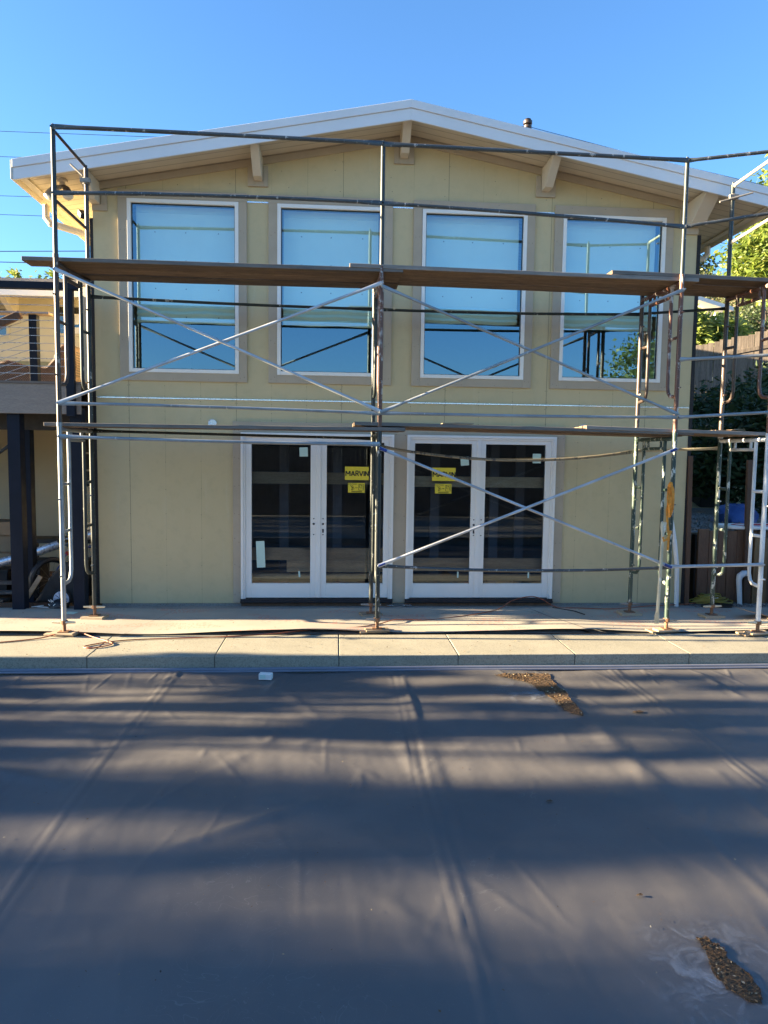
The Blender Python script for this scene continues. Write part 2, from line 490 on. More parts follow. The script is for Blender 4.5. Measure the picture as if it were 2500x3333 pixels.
sc.view_settings.view_transform = 'Standard'; sc.view_settings.look = 'None'; sc.view_settings.exposure = 3.17
sc.view_settings.gamma = 1

# ================================================================== SETTING
g = MB(); g.add([(-900, -900, -.2), (900, -900, -.2), (900, 900, -.2), (-900, 900, -.2)], [(0, 1, 2, 3)])
tag(g.build('ground', M['earth']), kind='structure')
# patio slab between coping and house, running left and right
g = MB(); g.box(-9, 4.45, -1.372, .0, -.19, -.001); g.box(4.45, 9, -1.372, .09, -.19, -.001)
tag(g.build('patio', M['slab']), kind='structure')
g = MB(); g.box(-9, 9, -1.395, -1.36, -.19, .0025)  # black joint, widened to stand in for shadow under the sheets' front edge
for xa_, s_ in ((-2.097, .27), (.387, .08), (2.632, -.33)): g.add([(xa_ - .03, -1.36, .0035), (xa_ + .03, -1.36, .0035), (xa_ + .03 + s_, -.2, .0035), (xa_ - .03 + s_, -.2, .0035)], [(0, 1, 2, 3)])
tag(g.build('joint_and_shadow_strip', M['black']), kind='structure')
g = MB(); g.box(-8.7, 7.6, -2.13, -1.4, -.18, -.006); tag(g.build('coping_joint', M['black']), kind='structure')
# pool coping: cast blocks with open joints
jx = [-8.75, -7.66, -6.57, -5.47, -4.38, -3.29, -2.197, -1.08, .032, 1.126, 2.219, 3.315, 4.41, 5.5, 6.6, 7.7]
g = MB()
for a, b in zip(jx[:-1], jx[1:]):
    g.box(a + .0025, b - .0025, -2.138, -1.396, -.19, rnd.uniform(-.0015, .0015))
o = g.build('coping', M['conc'], bevel=.007, seg=3); tag(o, kind='structure')

g = MB(); g.box(-12, 12, -13.5, -7.0, -.19, -.004); tag(g.build('pool_deck', M['slab']), kind='structure')
# pool cover
def fold(d, w, a): return a * np.exp(-(d / w) ** 2)
def cover_mesh():
    xs = np.arange(-5.4, 5.6, .014); ys = np.arange(-6.96, -2.19, .02)
    X, Y = np.meshgrid(xs, ys)
    Z = np.full_like(X, -.128)
    rs = np.random.RandomState(3)
    def lump(sc_, amp, sx=1., sy=1., n=26):
        Z_ = np.zeros_like(X)
        for _ in range(n):
            th = rs.uniform(0, 2 * np.pi); k_ = rs.uniform(.6, 1.4) / sc_
            Z_ += np.sin((X * np.cos(th) * sx + Y * np.sin(th) * sy) * k_ * 6.28 + rs.uniform(0, 6.28))
        return amp * Z_ / math.sqrt(n)
    Z += lump(2.4, .012) + lump(.8, .004) + lump(.33, .0011, 1.3, .6) + lump(.13, .00022, 1.4, .6)
    Z += (1 - np.exp(-(Y + 2.19) ** 2 / .05)) * -.012
    # welded seams, straight strips running away from the house
    for sx_ in (-3.45, -1.45, .53, 2.54, 4.5):
        dx = X - sx_ - .012 * np.sin(Y * 1.7 + sx_)
        am = .75 + .45 * np.sin(Y * 1.1 + sx_ * 2)
        Z += .0042 / (1 + np.exp(-(dx + .022) / .003)) * (1 - 1 / (1 + np.exp(-(dx - .022) / .003)))
        Z += (fold(dx - .055, .028, .0078) * am + fold(dx + .05, .018, .0022)) * (np.clip(1.2 - .3 * np.abs(Y + 3), .25, 1) if abs(sx_ - .53) < .1 else .6)
    # long fold from the puddle towards the camera, right
    def line(x0, y0, x1, y1, w_, a_, asym=0):
        L = math.hypot(x1 - x0, y1 - y0); tx, ty = (x1 - x0) / L, (y1 - y0) / L
        t = (X - x0) * tx + (Y - y0) * ty; d = -(X - x0) * ty + (Y - y0) * tx
        e = np.clip(1 - np.abs(t / L - .5) * 2, 0, 1) ** .5
        return a_ * np.exp(-(d / w_) ** 2) * e
    Zf = line(1.88, -2.45, 1.93, -4.8, .085, .017) + line(1.9, -4.4, 1.98, -6.6, .04, .005)
    Zf += line(.58, -2.35, .62, -3.6, .04, .013) + line(.62, -3.4, .66, -5.2, .05, .008)
    Zf += line(-.5, -2.35, -.55, -2.75, .03, .016) + line(-.48, -2.6, -.1, -3.35, .05, .010)
    Zf += line(-.9, -5.1, -.05, -4.55, .05, .014) + line(-1.55, -4.3, -2.6, -3.9, .07, .014) + line(-1.75, -4.9, -2.7, -4.35, .07, .012)
    Zf += line(.1, -3.3, -.3, -3.9, .05, .005) + line(-.4, -3.5, -.45, -3.8, .035, .006)
    Zf += line(.45, -3.6, .5, -4.2, .05, .012) + line(3.3, -2.3, 3.35, -3.0, .04, .012)
    for _ in range(46):   # small pull wrinkles off the far edge
        x0 = rs.uniform(-5, 5.5); ln = rs.uniform(.12, .55); sk = rs.uniform(-.5, .5)
        Zf += line(x0, -2.2, x0 + sk * ln, -2.2 - ln, rs.uniform(.01, .025), rs.uniform(.002, .007))
    for _ in range(60):   # soft broad wrinkles
        x0 = rs.uniform(-4.5, 4.5); y0 = rs.uniform(-6.2, -2.5); ln = rs.uniform(.4, 1.3); th = rs.uniform(-2.3, -.8)
        Zf += line(x0, y0, x0 + ln * math.cos(th), y0 + ln * math.sin(th), rs.uniform(.03, .07), rs.uniform(.001, .0045))
    for _ in range(190):   # fine creases
        x0 = rs.uniform(-4, 4.5); y0 = rs.uniform(-5.8, -2.3); ln = rs.uniform(.15, .7); th = rs.uniform(-2.2, -.9)
        Zf += line(x0, y0, x0 + ln * math.cos(th), y0 + ln * math.sin(th), rs.uniform(.012, .028), rs.uniform(.0008, .0034))
    Z += Zf
    n, m = X.shape
    V = np.stack([X.ravel(), Y.ravel(), Z.ravel()], 1)
    idx = np.arange(n * m).reshape(n, m)
    F = np.stack([idx[:-1, :-1].ravel(), idx[:-1, 1:].ravel(), idx[1:, 1:].ravel(), idx[1:, :-1].ravel()], 1)
    return V, F, (xs, ys, Z)
def np_mesh(name, V, F, mats, matidx=None, parent=None, smooth=False):
    me = bpy.data.meshes.new(name)
    V = np.asarray(V, np.float32); F = np.asarray(F, np.int32)
    off = base_of(parent) if parent else Vector((0, 0, 0))
    V = V - np.array(off[:], np.float32)
    me.vertices.add(len(V)); me.vertices.foreach_set('co', V.ravel())
    k = F.shape[1]
    me.loops.add(F.size); me.loops.foreach_set('vertex_index', F.ravel())
    me.polygons.add(len(F)); me.polygons.foreach_set('loop_start', np.arange(0, F.size, k, dtype=np.int32))
    try: me.polygons.foreach_set('loop_total', np.full(len(F), k, np.int32))
    except Exception: pass
    for m_ in mats: me.materials.append(m_)
    if matidx is not None: me.polygons.foreach_set('material_index', np.asarray(matidx, np.int32))
    if smooth: me.polygons.foreach_set('use_smooth', np.ones(len(F), bool))
    me.update(calc_edges=True); me.validate()
    o = bpy.data.objects.new(name, me); col.objects.link(o)
    if parent: o.parent = parent
    return o
pc = empty('pool_cover', (0, -5, -.13), 'large taupe vinyl pool cover stretched flat below the concrete coping', 'pool cover')
V, F, CG = cover_mesh()
np_mesh('cover_sheet', V, F, [M['cover']], None, pc, True)
def cz(x, y):
    xs, ys, Z = CG
    return float(Z[min(len(ys) - 1, max(0, int(round((y - ys[0]) / .02)))), min(len(xs) - 1, max(0, int(round((x - xs[0]) / .014))))])
t = MB()
for yy, zz, r_ in ((-2.165, -.112, .016), (-2.2, -.122, .011)):
    t.tube([(x, yy, zz + .002 * math.sin(x * 1.7)) for x in np.linspace(-5.4, 5.55, 40)], r_, 8)
t.build('edge_cord', simple('grey_cover_edge', C(.16, .17, .21), .35, .1), pc, True)

# leaf litter caught in the low spots of the cover
def irregular(name, poly, amp, label, cat, n=3):
    root = empty(name, (poly[0][0], poly[0][1], cz(*poly[0])), label, cat, 'leaf puddles on the cover')
    pts = []
    for i in range(len(poly)):
        a, b = poly[i], poly[(i + 1) % len(poly)]
        for k in range(5):
            t_ = k / 5
            pts.append((a[0] + (b[0] - a[0]) * t_ + rnd.uniform(-amp, amp), a[1] + (b[1] - a[1]) * t_ + rnd.uniform(-amp, amp)))
    cx = sum(p[0] for p in pts) / len(pts); cy = sum(p[1] for p in pts) / len(pts)
    import bmesh
    bm = bmesh.new()
    vs = [bm.verts.new((p[0] - root.location.x, p[1] - root.location.y, 0)) for p in pts]
    fc = bm.faces.new(vs); bmesh.ops.triangulate(bm, faces=[fc])
    for _ in range(3): bmesh.ops.subdivide_edges(bm, edges=bm.edges[:], cuts=1, use_grid_fill=True)
    for v in bm.verts:
        v.co.z = cz(v.co.x + root.location.x, v.co.y + root.location.y) + .006 - root.location.z + rnd.uniform(0, .004)
    me = bpy.data.meshes.new('litter'); bm.to_mesh(me); bm.free(); me.materials.append(M['dry'])
    o = bpy.data.objects.new('wet_litter', me); col.objects.link(o); o.parent = root
    return root, pts
def inside(x, y, poly):
    c = False
    for i in range(len(poly)):
        x1, y1 = poly[i]; x2, y2 = poly[i - 1]
        if (y1 > y) != (y2 > y) and x < (x2 - x1) * (y - y1) / (y2 - y1) + x1: c = not c
    return c
def bits(poly, n, size, seed, parent=None, name='dry_bits'):
    rs = random.Random(seed); m = MB(); k = 0
    x0, x1 = min(p[0] for p in poly), max(p[0] for p in poly); y0, y1 = min(p[1] for p in poly), max(p[1] for p in poly)
    while k < n:
        x, y = rs.uniform(x0, x1), rs.uniform(y0, y1)
        if not inside(x, y, poly): continue
        z = cz(x, y) + .012; a = rs.uniform(0, 6.28); s_ = size * rs.uniform(.4, 1.3); e = rs.uniform(.2, .6)
        dx, dy = math.cos(a) * s_, math.sin(a) * s_
        m.add([(x - dx, y - dy, z), (x + dy * e, y - dx * e, z + rs.uniform(0, s_ * .25)), (x + dx, y + dy, z + rs.uniform(0, s_ * .2)), (x - dy * e, y + dx * e, z)], [(0, 1, 2, 3)])
        k += 1
    o = m.build(name, M['bitmix'], parent)
    tag(o, kind='stuff')
    return o
def bitmix():
    k = N('dry_leaf_bits')
    k.base(k.ramp(k.geo.outputs['Random Per Island'], [(0., (.03, .015, .006)), (.5, (.14, .07, .02)), (.85, (.22, .14, .06)), (1., (.5, .44, .3))])); k.rough(.8)
    return k.m
M['bitmix'] = bitmix()
P1 = [(1.421, -2.36), (1.622, -2.311), (1.93, -2.301), (1.89, -2.535), (1.92, -2.8), (1.884, -3.037), (1.868, -3.37), (1.77, -3.2), (1.73, -2.85), (1.701, -2.55), (1.534, -2.44)]
P2 = [(1.475, -5.777), (1.518, -5.775), (1.56, -5.84), (1.54, -5.899), (1.575, -5.967), (1.575, -6.05), (1.54, -6.12), (1.49, -6.1), (1.456, -6.04), (1.44, -5.98), (1.465, -5.897)]
r1, _ = irregular('leaf_puddle', P1, .016, 'long brown patch of wet leaf litter by the coping', 'leaf litter')
bits(P1, 420, .012, 1, r1); 
r2, _ = irregular('leaf_puddle', P2, .008, 'small dark patch of wet leaf litter at the lower right corner of the cover', 'leaf litter')
bits(P2, 160, .007, 2, r2)
allp = [(-5, -2.3), (5, -2.3), (5, -7.5), (-4, -7.5)]
o = bits(allp, 650, .0065, 5, None, 'scattered_bits'); tag(o, 'tiny pale leaf bits scattered over the pool cover', 'leaf bits', kind='stuff')
for i, (x, y, s_, lb) in enumerate([(-1.63, -5.72, .022, 'lone dark leaf on the left side of the cover'), (1.36, -5.50, .018, 'small brown leaf just above the lower right leaf patch'),
                                (2.33, -3.27, .05, 'thin brown leaf right of the long leaf patch'), (1.22, -4.62, .022, 'pale brown leaf alone in the middle of the cover')]):
    m = MB(); z = cz(x, y) + .006
    m.add([(x - s_, y, z), (x - s_ * .3, y - s_ * .45, z + .006), (x + s_ * .5, y - s_ * .35, z + .004), (x + s_, y + .004, z + .002), (x + s_ * .4, y + s_ * .4, z + .007), (x - s_ * .4, y + s_ * .4, z + .003)], [(0, 1, 2, 3, 4, 5)])
    tag(m.build('fallen_leaf', M['dry']), lb, 'leaf', 'single leaves on the cover')
# pale mineral stain around puddle 2 and 1: thin dried film with ragged edge
def stainmat():
    k = N('dried_mineral_film')
    a = k.noise(9, 7, .75, k.mapping((1, 1, 1)), .7)
    k.base((.42, .44, .46)); k.rough(.7)
    tr = k.n('ShaderNodeBsdfTransparent'); mx = k.n('ShaderNodeMixShader')
    tc = k.n('ShaderNodeTexCoord'); ln = k.n('ShaderNodeVectorMath', operation='LENGTH'); k.l(tc.outputs['Object'], ln.inputs[0])
    # fades with distance from the stain's own centre
    edge = k.ramp(k.math('DIVIDE', ln.outputs['Value'], 1.), [(.12, 1.), (.42, 0.)])
    k.l(k.math('MULTIPLY', k.ramp(a, [(.48, 0.), (.56, .22), (.66, .6)]), edge), mx.inputs[0])
    k.l(tr.outputs[0], mx.inputs[1]); k.l(k.b.outputs[0], mx.inputs[2]); k.l(mx.outputs[0], k.out.inputs[0])
    return k.m
M['stain'] = stainmat()
def stain(cx, cy, rx, ry, label):
    n = 20; V = []; F = []
    for j in range(n + 1):
        for i in range(n + 1):
            x = cx - rx + 2 * rx * i / n; y = cy - ry + 2 * ry * j / n
            V.append(((x - cx), (y - cy), cz(x, y) + .0045))
    for j in range(n):
        for i in range(n):
            a = j * (n + 1) + i; F.append((a, a + 1, a + n + 2, a + n + 1))
    o = np_mesh('water_stain', V, F, [M['stain']], None, None, True); o.location = (cx, cy, 0)
    tag(o, label, 'stain', 'dried water stains on the cover')
stain(1.5, -5.98, .42, .42, 'whitish dried water stain round the lower right leaf patch')
stain(1.62, -2.85, .42, .42, 'whitish dried water stain beside the long leaf patch')
def crumbs(n, y0, y1, z, seed, label, name):
    rs = random.Random(seed); m = MB()
    for _ in range(n):
        x, y, r_ = rs.uniform(-4.6, 5.2), rs.uniform(y0, y1), rs.uniform(.003, .011)
        a = rs.uniform(0, 3.14); dx, dy = math.cos(a) * r_, math.sin(a) * r_
        m.add([(x - dx, y - dy, z), (x + dy * .5, y - dx * .5, z + r_ * .5), (x + dx, y + dy, z), (x - dy * .5, y + dx * .5, z + r_ * .3)], [(0, 1, 2, 3)])
    tag(m.build(name, M['bitmix']), label, 'debris', kind='stuff')
crumbs(170, -2.1, -1.42, .006, 61, 'tiny chips and crumbs scattered along the concrete coping', 'coping_crumbs')
crumbs(150, -1.3, -.1, .034, 62, 'sawdust and chips scattered over the patio sheets', 'patio_crumbs')
# small white carton on the cover
cb = empty('small_carton', (-.6, -2.38, cz(-.6, -2.38)), 'small white carton lying on the cover below the coping', 'carton')
z0 = cz(-.6, -2.38) + .004
m = MB(); m.bar((-.655, -2.38, z0 + .027), (-.545, -2.395, z0 + .027), .06, .052); m.build('carton_body', M['labelwhite'], cb, bevel=.003)
m = MB(); m.bar((-.645, -2.413, z0 + .03), (-.6, -2.419, z0 + .03), .003, .03); m.build('printed_panel', M['mint'], cb)

# patio protection sheets
def sheet(x0, x1, s0, s1, label, seed):
    rs = random.Random(seed); nx, ny = 70, 16; V = []; F = []
    ph = 1.3
    for j in range(ny + 1):
        v = j / ny
        for i in range(nx + 1):
            u = i / nx
            y = -1.368 + v * 1.16 + .006 * math.sin(u * 9 + ph)
            xa = x0 + s0 * v; xb = x1 + s1 * v
            x = xa + (xb - xa) * u
            lift = (1 - v) ** 3
            z = .004 + .003 * (math.sin(x * 5 + ph) + 1) + lift * .019 * (math.sin(x * 2.3 + ph * 2) + 1) + .0035 * (math.sin(y * 9 + x * 1.2 + ph) + 1) + .008 * max(0, math.sin(x * 1.1 + ph)) * math.exp(-((v - .55) / .12) ** 2)
            V.append((x, y, z))
    for j in range(ny):
        for i in range(nx):
            a = j * (nx + 1) + i; F.append((a, a + 1, a + nx + 2, a + nx + 1))
    o = np_mesh('floor_protection_sheet', V, F, [M['sheet']], None, None, True)
    tag(o, label, 'floor sheet', 'paper board sheets on the patio')
sheet(-6.5, -2.1, 0, .27, 'tan paper board sheet at the left end of the patio under the left scaffold legs', 1)
sheet(-2.095, .385, .27, .08, 'tan paper board sheet in front of the left french door with faint red stamps', 2)
sheet(.39, 2.628, .08, -.33, 'tan paper board sheet in front of the right french door', 3)
sheet(2.635, 7., -.33, 0, 'tan paper board sheet at the right end of the patio striped by scaffold shadows', 4)

# ================================================================== HOUSE
house = empty('house', (.75, 0, 0), 'olive cream two storey house with white gable roof edge, tall windows and french doors', 'house')
XL, XR, XC = -2.78, 4.295, .775
RZ, SL = 5.5, .188       # soffit height at ridge, roof slope
def soff(x): return RZ - SL * abs(x - XC)
win = [(-2.395, -1.146), (-.705, .530), (.974, 2.214), (2.646, 3.896)]
WB, WT = 2.738, 4.678
doors = [(-1.127, .678), (.835, 2.645)]
DB, DT = .086, 2.064
# front wall as cells round the openings
cuts = sorted({XL, XR, XC, *[a for w_ in win for a in w_], *[a for d_ in doors for a in d_]})
m = MB(); TH = .15
for a, b in zip(cuts[:-1], cuts[1:]):
    mid = (a + b) / 2
    holes = []
    if any(w_[0] < mid < w_[1] for w_ in win): holes.append((WB, WT))
    if any(d_[0] < mid < d_[1] for d_ in doors): holes.append((DB - .07, DT))
    holes.sort(); z = .03
    for h0, h1 in holes:
        if h0 > z + .001: m.box(a, b, 0, TH, z, h0)
        z = h1
    m.prism([(a, z), (b, z), (b, soff(b) + .01), (a, soff(a) + .01)], 0, TH)
m.build('front_wall', M['siding'], house)
m = MB(); m.box(XL, XL + .15, TH + .001, 9, 0, soff(XL)); m.box(XR - .15, XR, TH + .001, 9, 0, soff(XR))
m.prism([(XL, 0), (XR, 0), (XR, soff(XR)), (XC, RZ), (XL, soff(XL))], 9.0, 9.15)
m.build_each('side_wall', M['siding'], house)
m = MB(); m.box(0, 4.0, 9.7, 14.5, 0, 6.0); m.build('rear_shade_block', M['siding'], house)  # unseen block, added to cast shade on the lower part of the board fence
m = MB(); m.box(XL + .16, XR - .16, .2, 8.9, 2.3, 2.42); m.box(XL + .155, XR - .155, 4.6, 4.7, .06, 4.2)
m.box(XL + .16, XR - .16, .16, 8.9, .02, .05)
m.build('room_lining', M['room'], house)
# foundation strip, black paper at corners, flashing
m = MB(); m.box(XL + .02, XR - .02, .01, .14, -.19, .03); m.build('foundation', M['slab'], house)
m = MB(); m.box(XR, XR + .045, -.004, .1, .02, 4.5); m.box(XL - .035, XL, -.004, .1, .02, 4.45); m.build_each('building_paper', M['tar'], house)
m = MB(); m.box(XL + .01, XR - .01, -.012, -.001, 2.436, 2.452); m.build('drip_flashing', M['metal'], house, bevel=.002)
m = MB()
for a, b in ((-1.05, -.81), (.63, .865), (2.315, 2.54)): m.box(a, b, -.008, -.001, 4.683, 4.697)
m.build_each('panel_flashing', M['metal'], house)
# trim boards
def ring(x0, x1, z0, z1, w_, wt, wb, y0, y1, m):
    m.box(x0, x0 + w_, y0, y1, z0, z1 - wt); m.box(x1 - w_, x1, y0, y1, z0, z1 - wt)
    m.box(x0, x1, y0, y1 + 0, z1 - wt + .0005, z1)
    if wb: m.box(x0 + w_ + .0005, x1 - w_ - .0005, y0, y1, z0, z0 + wb)
trimx = [(-2.497, -1.052), (-.806, .628), (.870, 2.308), (2.544, 3.99)]
papers = []
for i, (a, b) in enumerate(win):
    wn = MB(); o_ = None
    # frame of the window
    f_ = MB()
    f_.box(a, a + .042, -.032, .06, WB, WT); f_.box(b - .042, b, -.032, .06, WB, WT)
    f_.box(a + .042, b - .042, -.032, .06, WT - .042, WT); f_.box(a + .042, b - .042, -.032, .06, WB, WB + .042)
    fr = f_.build('window', M['white'], house, bevel=.003)
    q = MB(); ring(trimx[i][0], trimx[i][1], 2.642, 4.778, .1, .098, .095, -.026, -.001, q)
    for zz in np.arange(2.8, 4.7, .42):
        pass
    q.build('window_trim', M['trim'], fr, bevel=.002)
    q = MB(); q.box(a + .0425, a + .05, .0, .03, WB + .0425, WT - .0425); q.box(b - .05, b - .0425, .0, .03, WB + .0425, WT - .0425)
    q.box(a + .05, b - .05, .0, .03, WT - .05, WT - .0425); q.box(a + .05, b - .05, .0, .03, WB + .0425, WB + .05)
    q.build('gasket', M['blackout'], fr)
    q = MB(); q.add([(a + .05, .012, WB + .05), (b - .05, .012, WB + .05), (b - .05, .012, WT - .05), (a + .05, .012, WT - .05)], [(0, 1, 2, 3)])
    q.build('glass', M['glass_up'], fr)
    # roman blind hanging inside, gathered folds at the bottom
    zb = (3.29, 3.30, 3.375, 3.335)[i]
    prof = [(.13, WT - .03), (.13, WT - .1), (.125, WT - .11)]
    z = WT - .12
    while z > zb + .28: prof.append((.128 + .002 * math.sin(z * 20), z)); z -= .06
    for k in range(7): prof.append((.13 - (.02 if k % 2 else -.006), z)); z -= (z - zb) / (7 - k)
    q = MB(); V = []
    xs_ = np.linspace(a + .06, b - .06, 14)
    for (yy, zz) in prof:
        for kx, x in enumerate(xs_): V.append((x, yy + .003 * math.sin(kx * 1.3 + zz * 9), zz + .006 * math.sin(kx * .9 + i) * (zz < zb + .3)))
    Fq = [(r_ * 14 + c_, r_ * 14 + c_ + 1, (r_ + 1) * 14 + c_ + 1, (r_ + 1) * 14 + c_) for r_ in range(len(prof) - 1) for c_ in range(13)]
    q.add(V, Fq); bl = q.build('blind', M['blind'], fr, True)
    q = MB()
    for fx in (.22, .5, .8):
        for zz in np.arange(WT - .32, zb + .1, -.32):
            q.disc((a + (b - a) * fx, .118, zz), .007)
    q.build_each('blind_ring', M['cast'], fr)

# french doors
wt_ = MB()
wt_.box(-1.221, -1.128, -.024, -.001, .04, 2.064); wt_.box(.679, .834, -.024, -.001, .04, 2.064); wt_.box(2.646, 2.755, -.024, -.001, .04, 2.064)
wt_.box(-1.221, 2.755, -.0245, -.001, 2.0645, 2.19)
wt_.build_each('door_trim', M['trim'], house, bevel=.002)
def textmesh(s_, size, x, y, z, mat, parent, name, bold=.0):
    cu = bpy.data.curves.new('t', 'FONT'); cu.body = s_; cu.size = size; cu.align_x = 'CENTER'; cu.align_y = 'CENTER'; cu.offset = bold
    o = bpy.data.objects.new('t', cu); col.objects.link(o)
    dg = bpy.context.evaluated_depsgraph_get(); me = bpy.data.meshes.new_from_object(o.evaluated_get(dg))
    bpy.data.objects.remove(o)
    me.name = name; me.materials.clear(); me.materials.append(mat)
    off = base_of(parent)
    for v in me.vertices: v.co = (v.co.x + x - off.x, y - off.y, v.co.y + z - off.z)
    o = bpy.data.objects.new(name, me); col.objects.link(o); o.parent = parent
    return o
def french_door(x0, x1, gl, gr, hand):
    f_ = MB()   # outer casing with brickmould steps
    for k, (w_, y_) in enumerate(((.03, -.045), (.022, -.03))):
        o0 = sum((.03, .022)[:k])
        f_.box(x0 + o0, x0 + o0 + w_, y_, .1, DB - .01, DT - o0); f_.box(x1 - o0 - w_, x1 - o0, y_, .1, DB - .01, DT - o0)
        f_.box(x0 + o0 + w_, x1 - o0 - w_, y_, .1, DT - o0 - w_, DT - o0)
    fr = f_.build('french_door', M['white'], house, bevel=.003)
    mid = (gl[1] + gr[0]) / 2
    zt = DT - .052
    for (g0, g1, a, b) in ((gl[0], gl[1], x0 + .0525, mid - .001), (gr[0], gr[1], mid + .001, x1 - .0525)):
        q = MB(); y0, y1 = -.012, .035
        q.box(a, g0, y0, y1, DB + .012, zt); q.box(g1, b, y0, y1, DB + .012, zt)
        q.box(g0, g1, y0, y1, DB + .012, .272); q.box(g0, g1, y0, y1, 1.965, zt)
        q.build('door_leaf', M['white'], fr, bevel=.003)
        q = MB(); q.add([(g0, .01, .272), (g1, .01, .272), (g1, .01, 1.965), (g0, .01, 1.965)], [(0, 1, 2, 3)])
        q.build('door_glass', M['glass_dn'], fr)
    q = MB(); q.box(mid - .026, mid + .026, -.026, -.0125, DB + .015, zt); q.build('astragal', M['white'], fr, bevel=.004)
    q = MB(); q.prism([(.06, .09), (-.055, .09), (-.055, .072), (-.075, .066), (-.075, .05), (-.06, .04), (.06, .04)], x0 - .005, x1 + .005, 'x')
    q.build('threshold', M['sill'], fr, bevel=.002)
    q = MB(); q.box(x0, x1, -.03, .06, .0, .04); q.build('subsill', M['brownwood'], fr)
    q = MB()
    for xx in (gl[1] + .04, gr[0] - .04):
        q.disc((xx, -.0135, 1.053), .0075); q.disc((xx, -.0135, .862), .0075); q.disc((xx, -.0135, .99), .013, n=12)
    xx = gr[0] - .04 if hand == 'r' else gl[1] + .04
    q.box(xx - .009, xx + .009, -.0145, -.0125, .885, .93)
    q.build_each('lock_hole', M['black'], fr)
    return fr
dL = french_door(*doors[0], (-1.005, -.31), (-.12, .563), 'r')
dR = french_door(*doors[1], (.93, 1.62), (1.79, 2.523), 'l')
YG = .0065
def label_at(fr, x0, x1, z0, z1, mat, name='sticker', tilt=0):
    q = MB(); cx, cz_ = (x0 + x1) / 2, (z0 + z1) / 2; ct, st = math.cos(tilt), math.sin(tilt)
    P = []
    for dx, dz in ((-1, -1), (1, -1), (1, 1), (-1, 1)):
        hx, hz = dx * (x1 - x0) / 2, dz * (z1 - z0) / 2
        P.append((cx + hx * ct - hz * st, cz_ + hx * st + hz * ct))
    q.prism(P, YG, YG + .001); return q.build(name, mat, fr)
for fr, dx in ((dL, 0), (dR, 1.047)):
    x0 = .097 + dx
    lb = label_at(fr, x0, x0 + .285, 1.518, 1.677, M['yellow'], 'maker_sticker')
    q = MB(); H = .058; t_ = .0122; cx_ = x0 + .012
    def stroke(*p):
        for a, b in zip(p[:-1], p[1:]): q.bar((cx_ + a[0], YG - .0015, 1.567 + a[1] * H), (cx_ + b[0], YG - .0015, 1.567 + b[1] * H), .0008, t_, (0.001, 0, 1))
    for k, (ox, st_) in enumerate(((.0, ((0, 0), (0, 1), (.024, .35), (.048, 1), (.048, 0))), (.062, ((0, 0), (.021, 1), (.042, 0))), (.118, ((0, 0), (0, 1), (.022, 1), (.031, .78), (.022, .5), (0, .5))),
                                   (.160, ((0, 1), (.021, 0), (.042, 1))), (.216, ((0, 0), (0, 1))), (.232, ((0, 0), (0, 1), (.034, 0), (.034, 1))))):
        stroke(*[(ox + a, b) for a, b in st_])
        if k == 1: stroke((ox + .009, .33), (ox + .033, .33))
        if k == 2: stroke((ox + .014, .5), (ox + .034, 0))
    q.build('sticker_lettering', M['ink'], fr)
    xc0 = x0 + .038
    label_at(fr, xc0, xc0 + .2, 1.367, 1.483, M['yellow'], 'caution_sticker')
    textmesh('CAUTION:', .022, xc0 + .055, YG - .002, 1.468, M['ink'], fr, 'caution_lettering', 0)
    q = MB(); yy = YG - .001; r_ = .0024
    def ln(*p): q.tube([(xc0 + a, yy, 1.367 + b) for a, b in p], r_, 4)
    ln((.025, .085), (.038, .08), (.052, .045)); ln((.04, .078), (.058, .083), (.062, .066), (.045, .06)); ln((.048, .058), (.066, .062), (.072, .045), (.054, .04))
    q.torus((xc0 + .047, yy, 1.367 + .038), .007, r_, 'y', 10, 4)
    ln((.08, .058), (.112, .058)); ln((.105, .063), (.113, .058), (.105, .053))
    ln((.128, .03), (.128, .1), (.188, .1), (.188, .03), (.128, .03)); ln((.14, .06), (.14, .098), (.158, .088), (.158, .05), (.14, .06)); ln((.16, .088), (.178, .08), (.178, .04))
    ln((.04, .018), (.165, .018)); ln((.04, .009), (.17, .009))
    q.build('caution_drawing', M['ink'], fr)
label_at(dL, -.443, -.345, 1.79, 1.898, M['mint'], 'film_square', .03)
label_at(dL, -.95, -.85, .46, .778, M['mint'], 'film_strip', .04)
label_at(dL, -.45, -.43, .345, .418, M['mint'], 'film_tab', .1)
label_at(dR, 1.487, 1.587, 1.707, 1.812, M['mint'], 'film_square', .08)
label_at(dR, 2.368, 2.47, 1.745, 1.86, M['mint'], 'film_square', 0)
label_at(dR, 1.473, 1.491, .34, .415, M['mint'], 'film_tab', 0)
label_at(dR, 2.347, 2.366, .338, .412, M['mint'], 'film_tab', 0)
# shims under the trim between the doors
for xx, lb in ((.66, 'left'), (.86, 'right')):
    m = MB(); m.bar((xx - .05, -.06, .018), (xx + .05, -.066, .014), .07, .003)
    tag(m.build('sill_shim', M['metal']), 'bright metal shim on the slab under the %s end of the trim between the doors' % lb, 'shim', 'shims below the doors')
# framing lumber seen inside behind the doors
m = MB()
for x0, x1, z0, z1, y in ((-1.3, .75, 1.46, 1.60, .14), (-1.3, .75, .53, .68, .14), (-.6, .75, .385, .529, .14), (-1.3, .75, .30, .36, .16),
                         (.8, 2.75, 1.44, 1.57, .14), (.8, 2.75, .42, .56, .15), (.8, 2.0, .40, .419, .15), (.8, 2.75, .28, .36, .16)):
    m.box(x0, x1, y, y + .038, z0, z1)
m.build_each('wall_brace', M['lumber'], house)
m = MB()
for x in (-.75, -.05, .45, 1.25, 2.05, 2.4): m.box(x, x + .12, .9, .95, .06, 2.29)
m.build_each('stud', simple('grey_blue_stud', C(.11, .13, .16), .8, .2, 3), house)

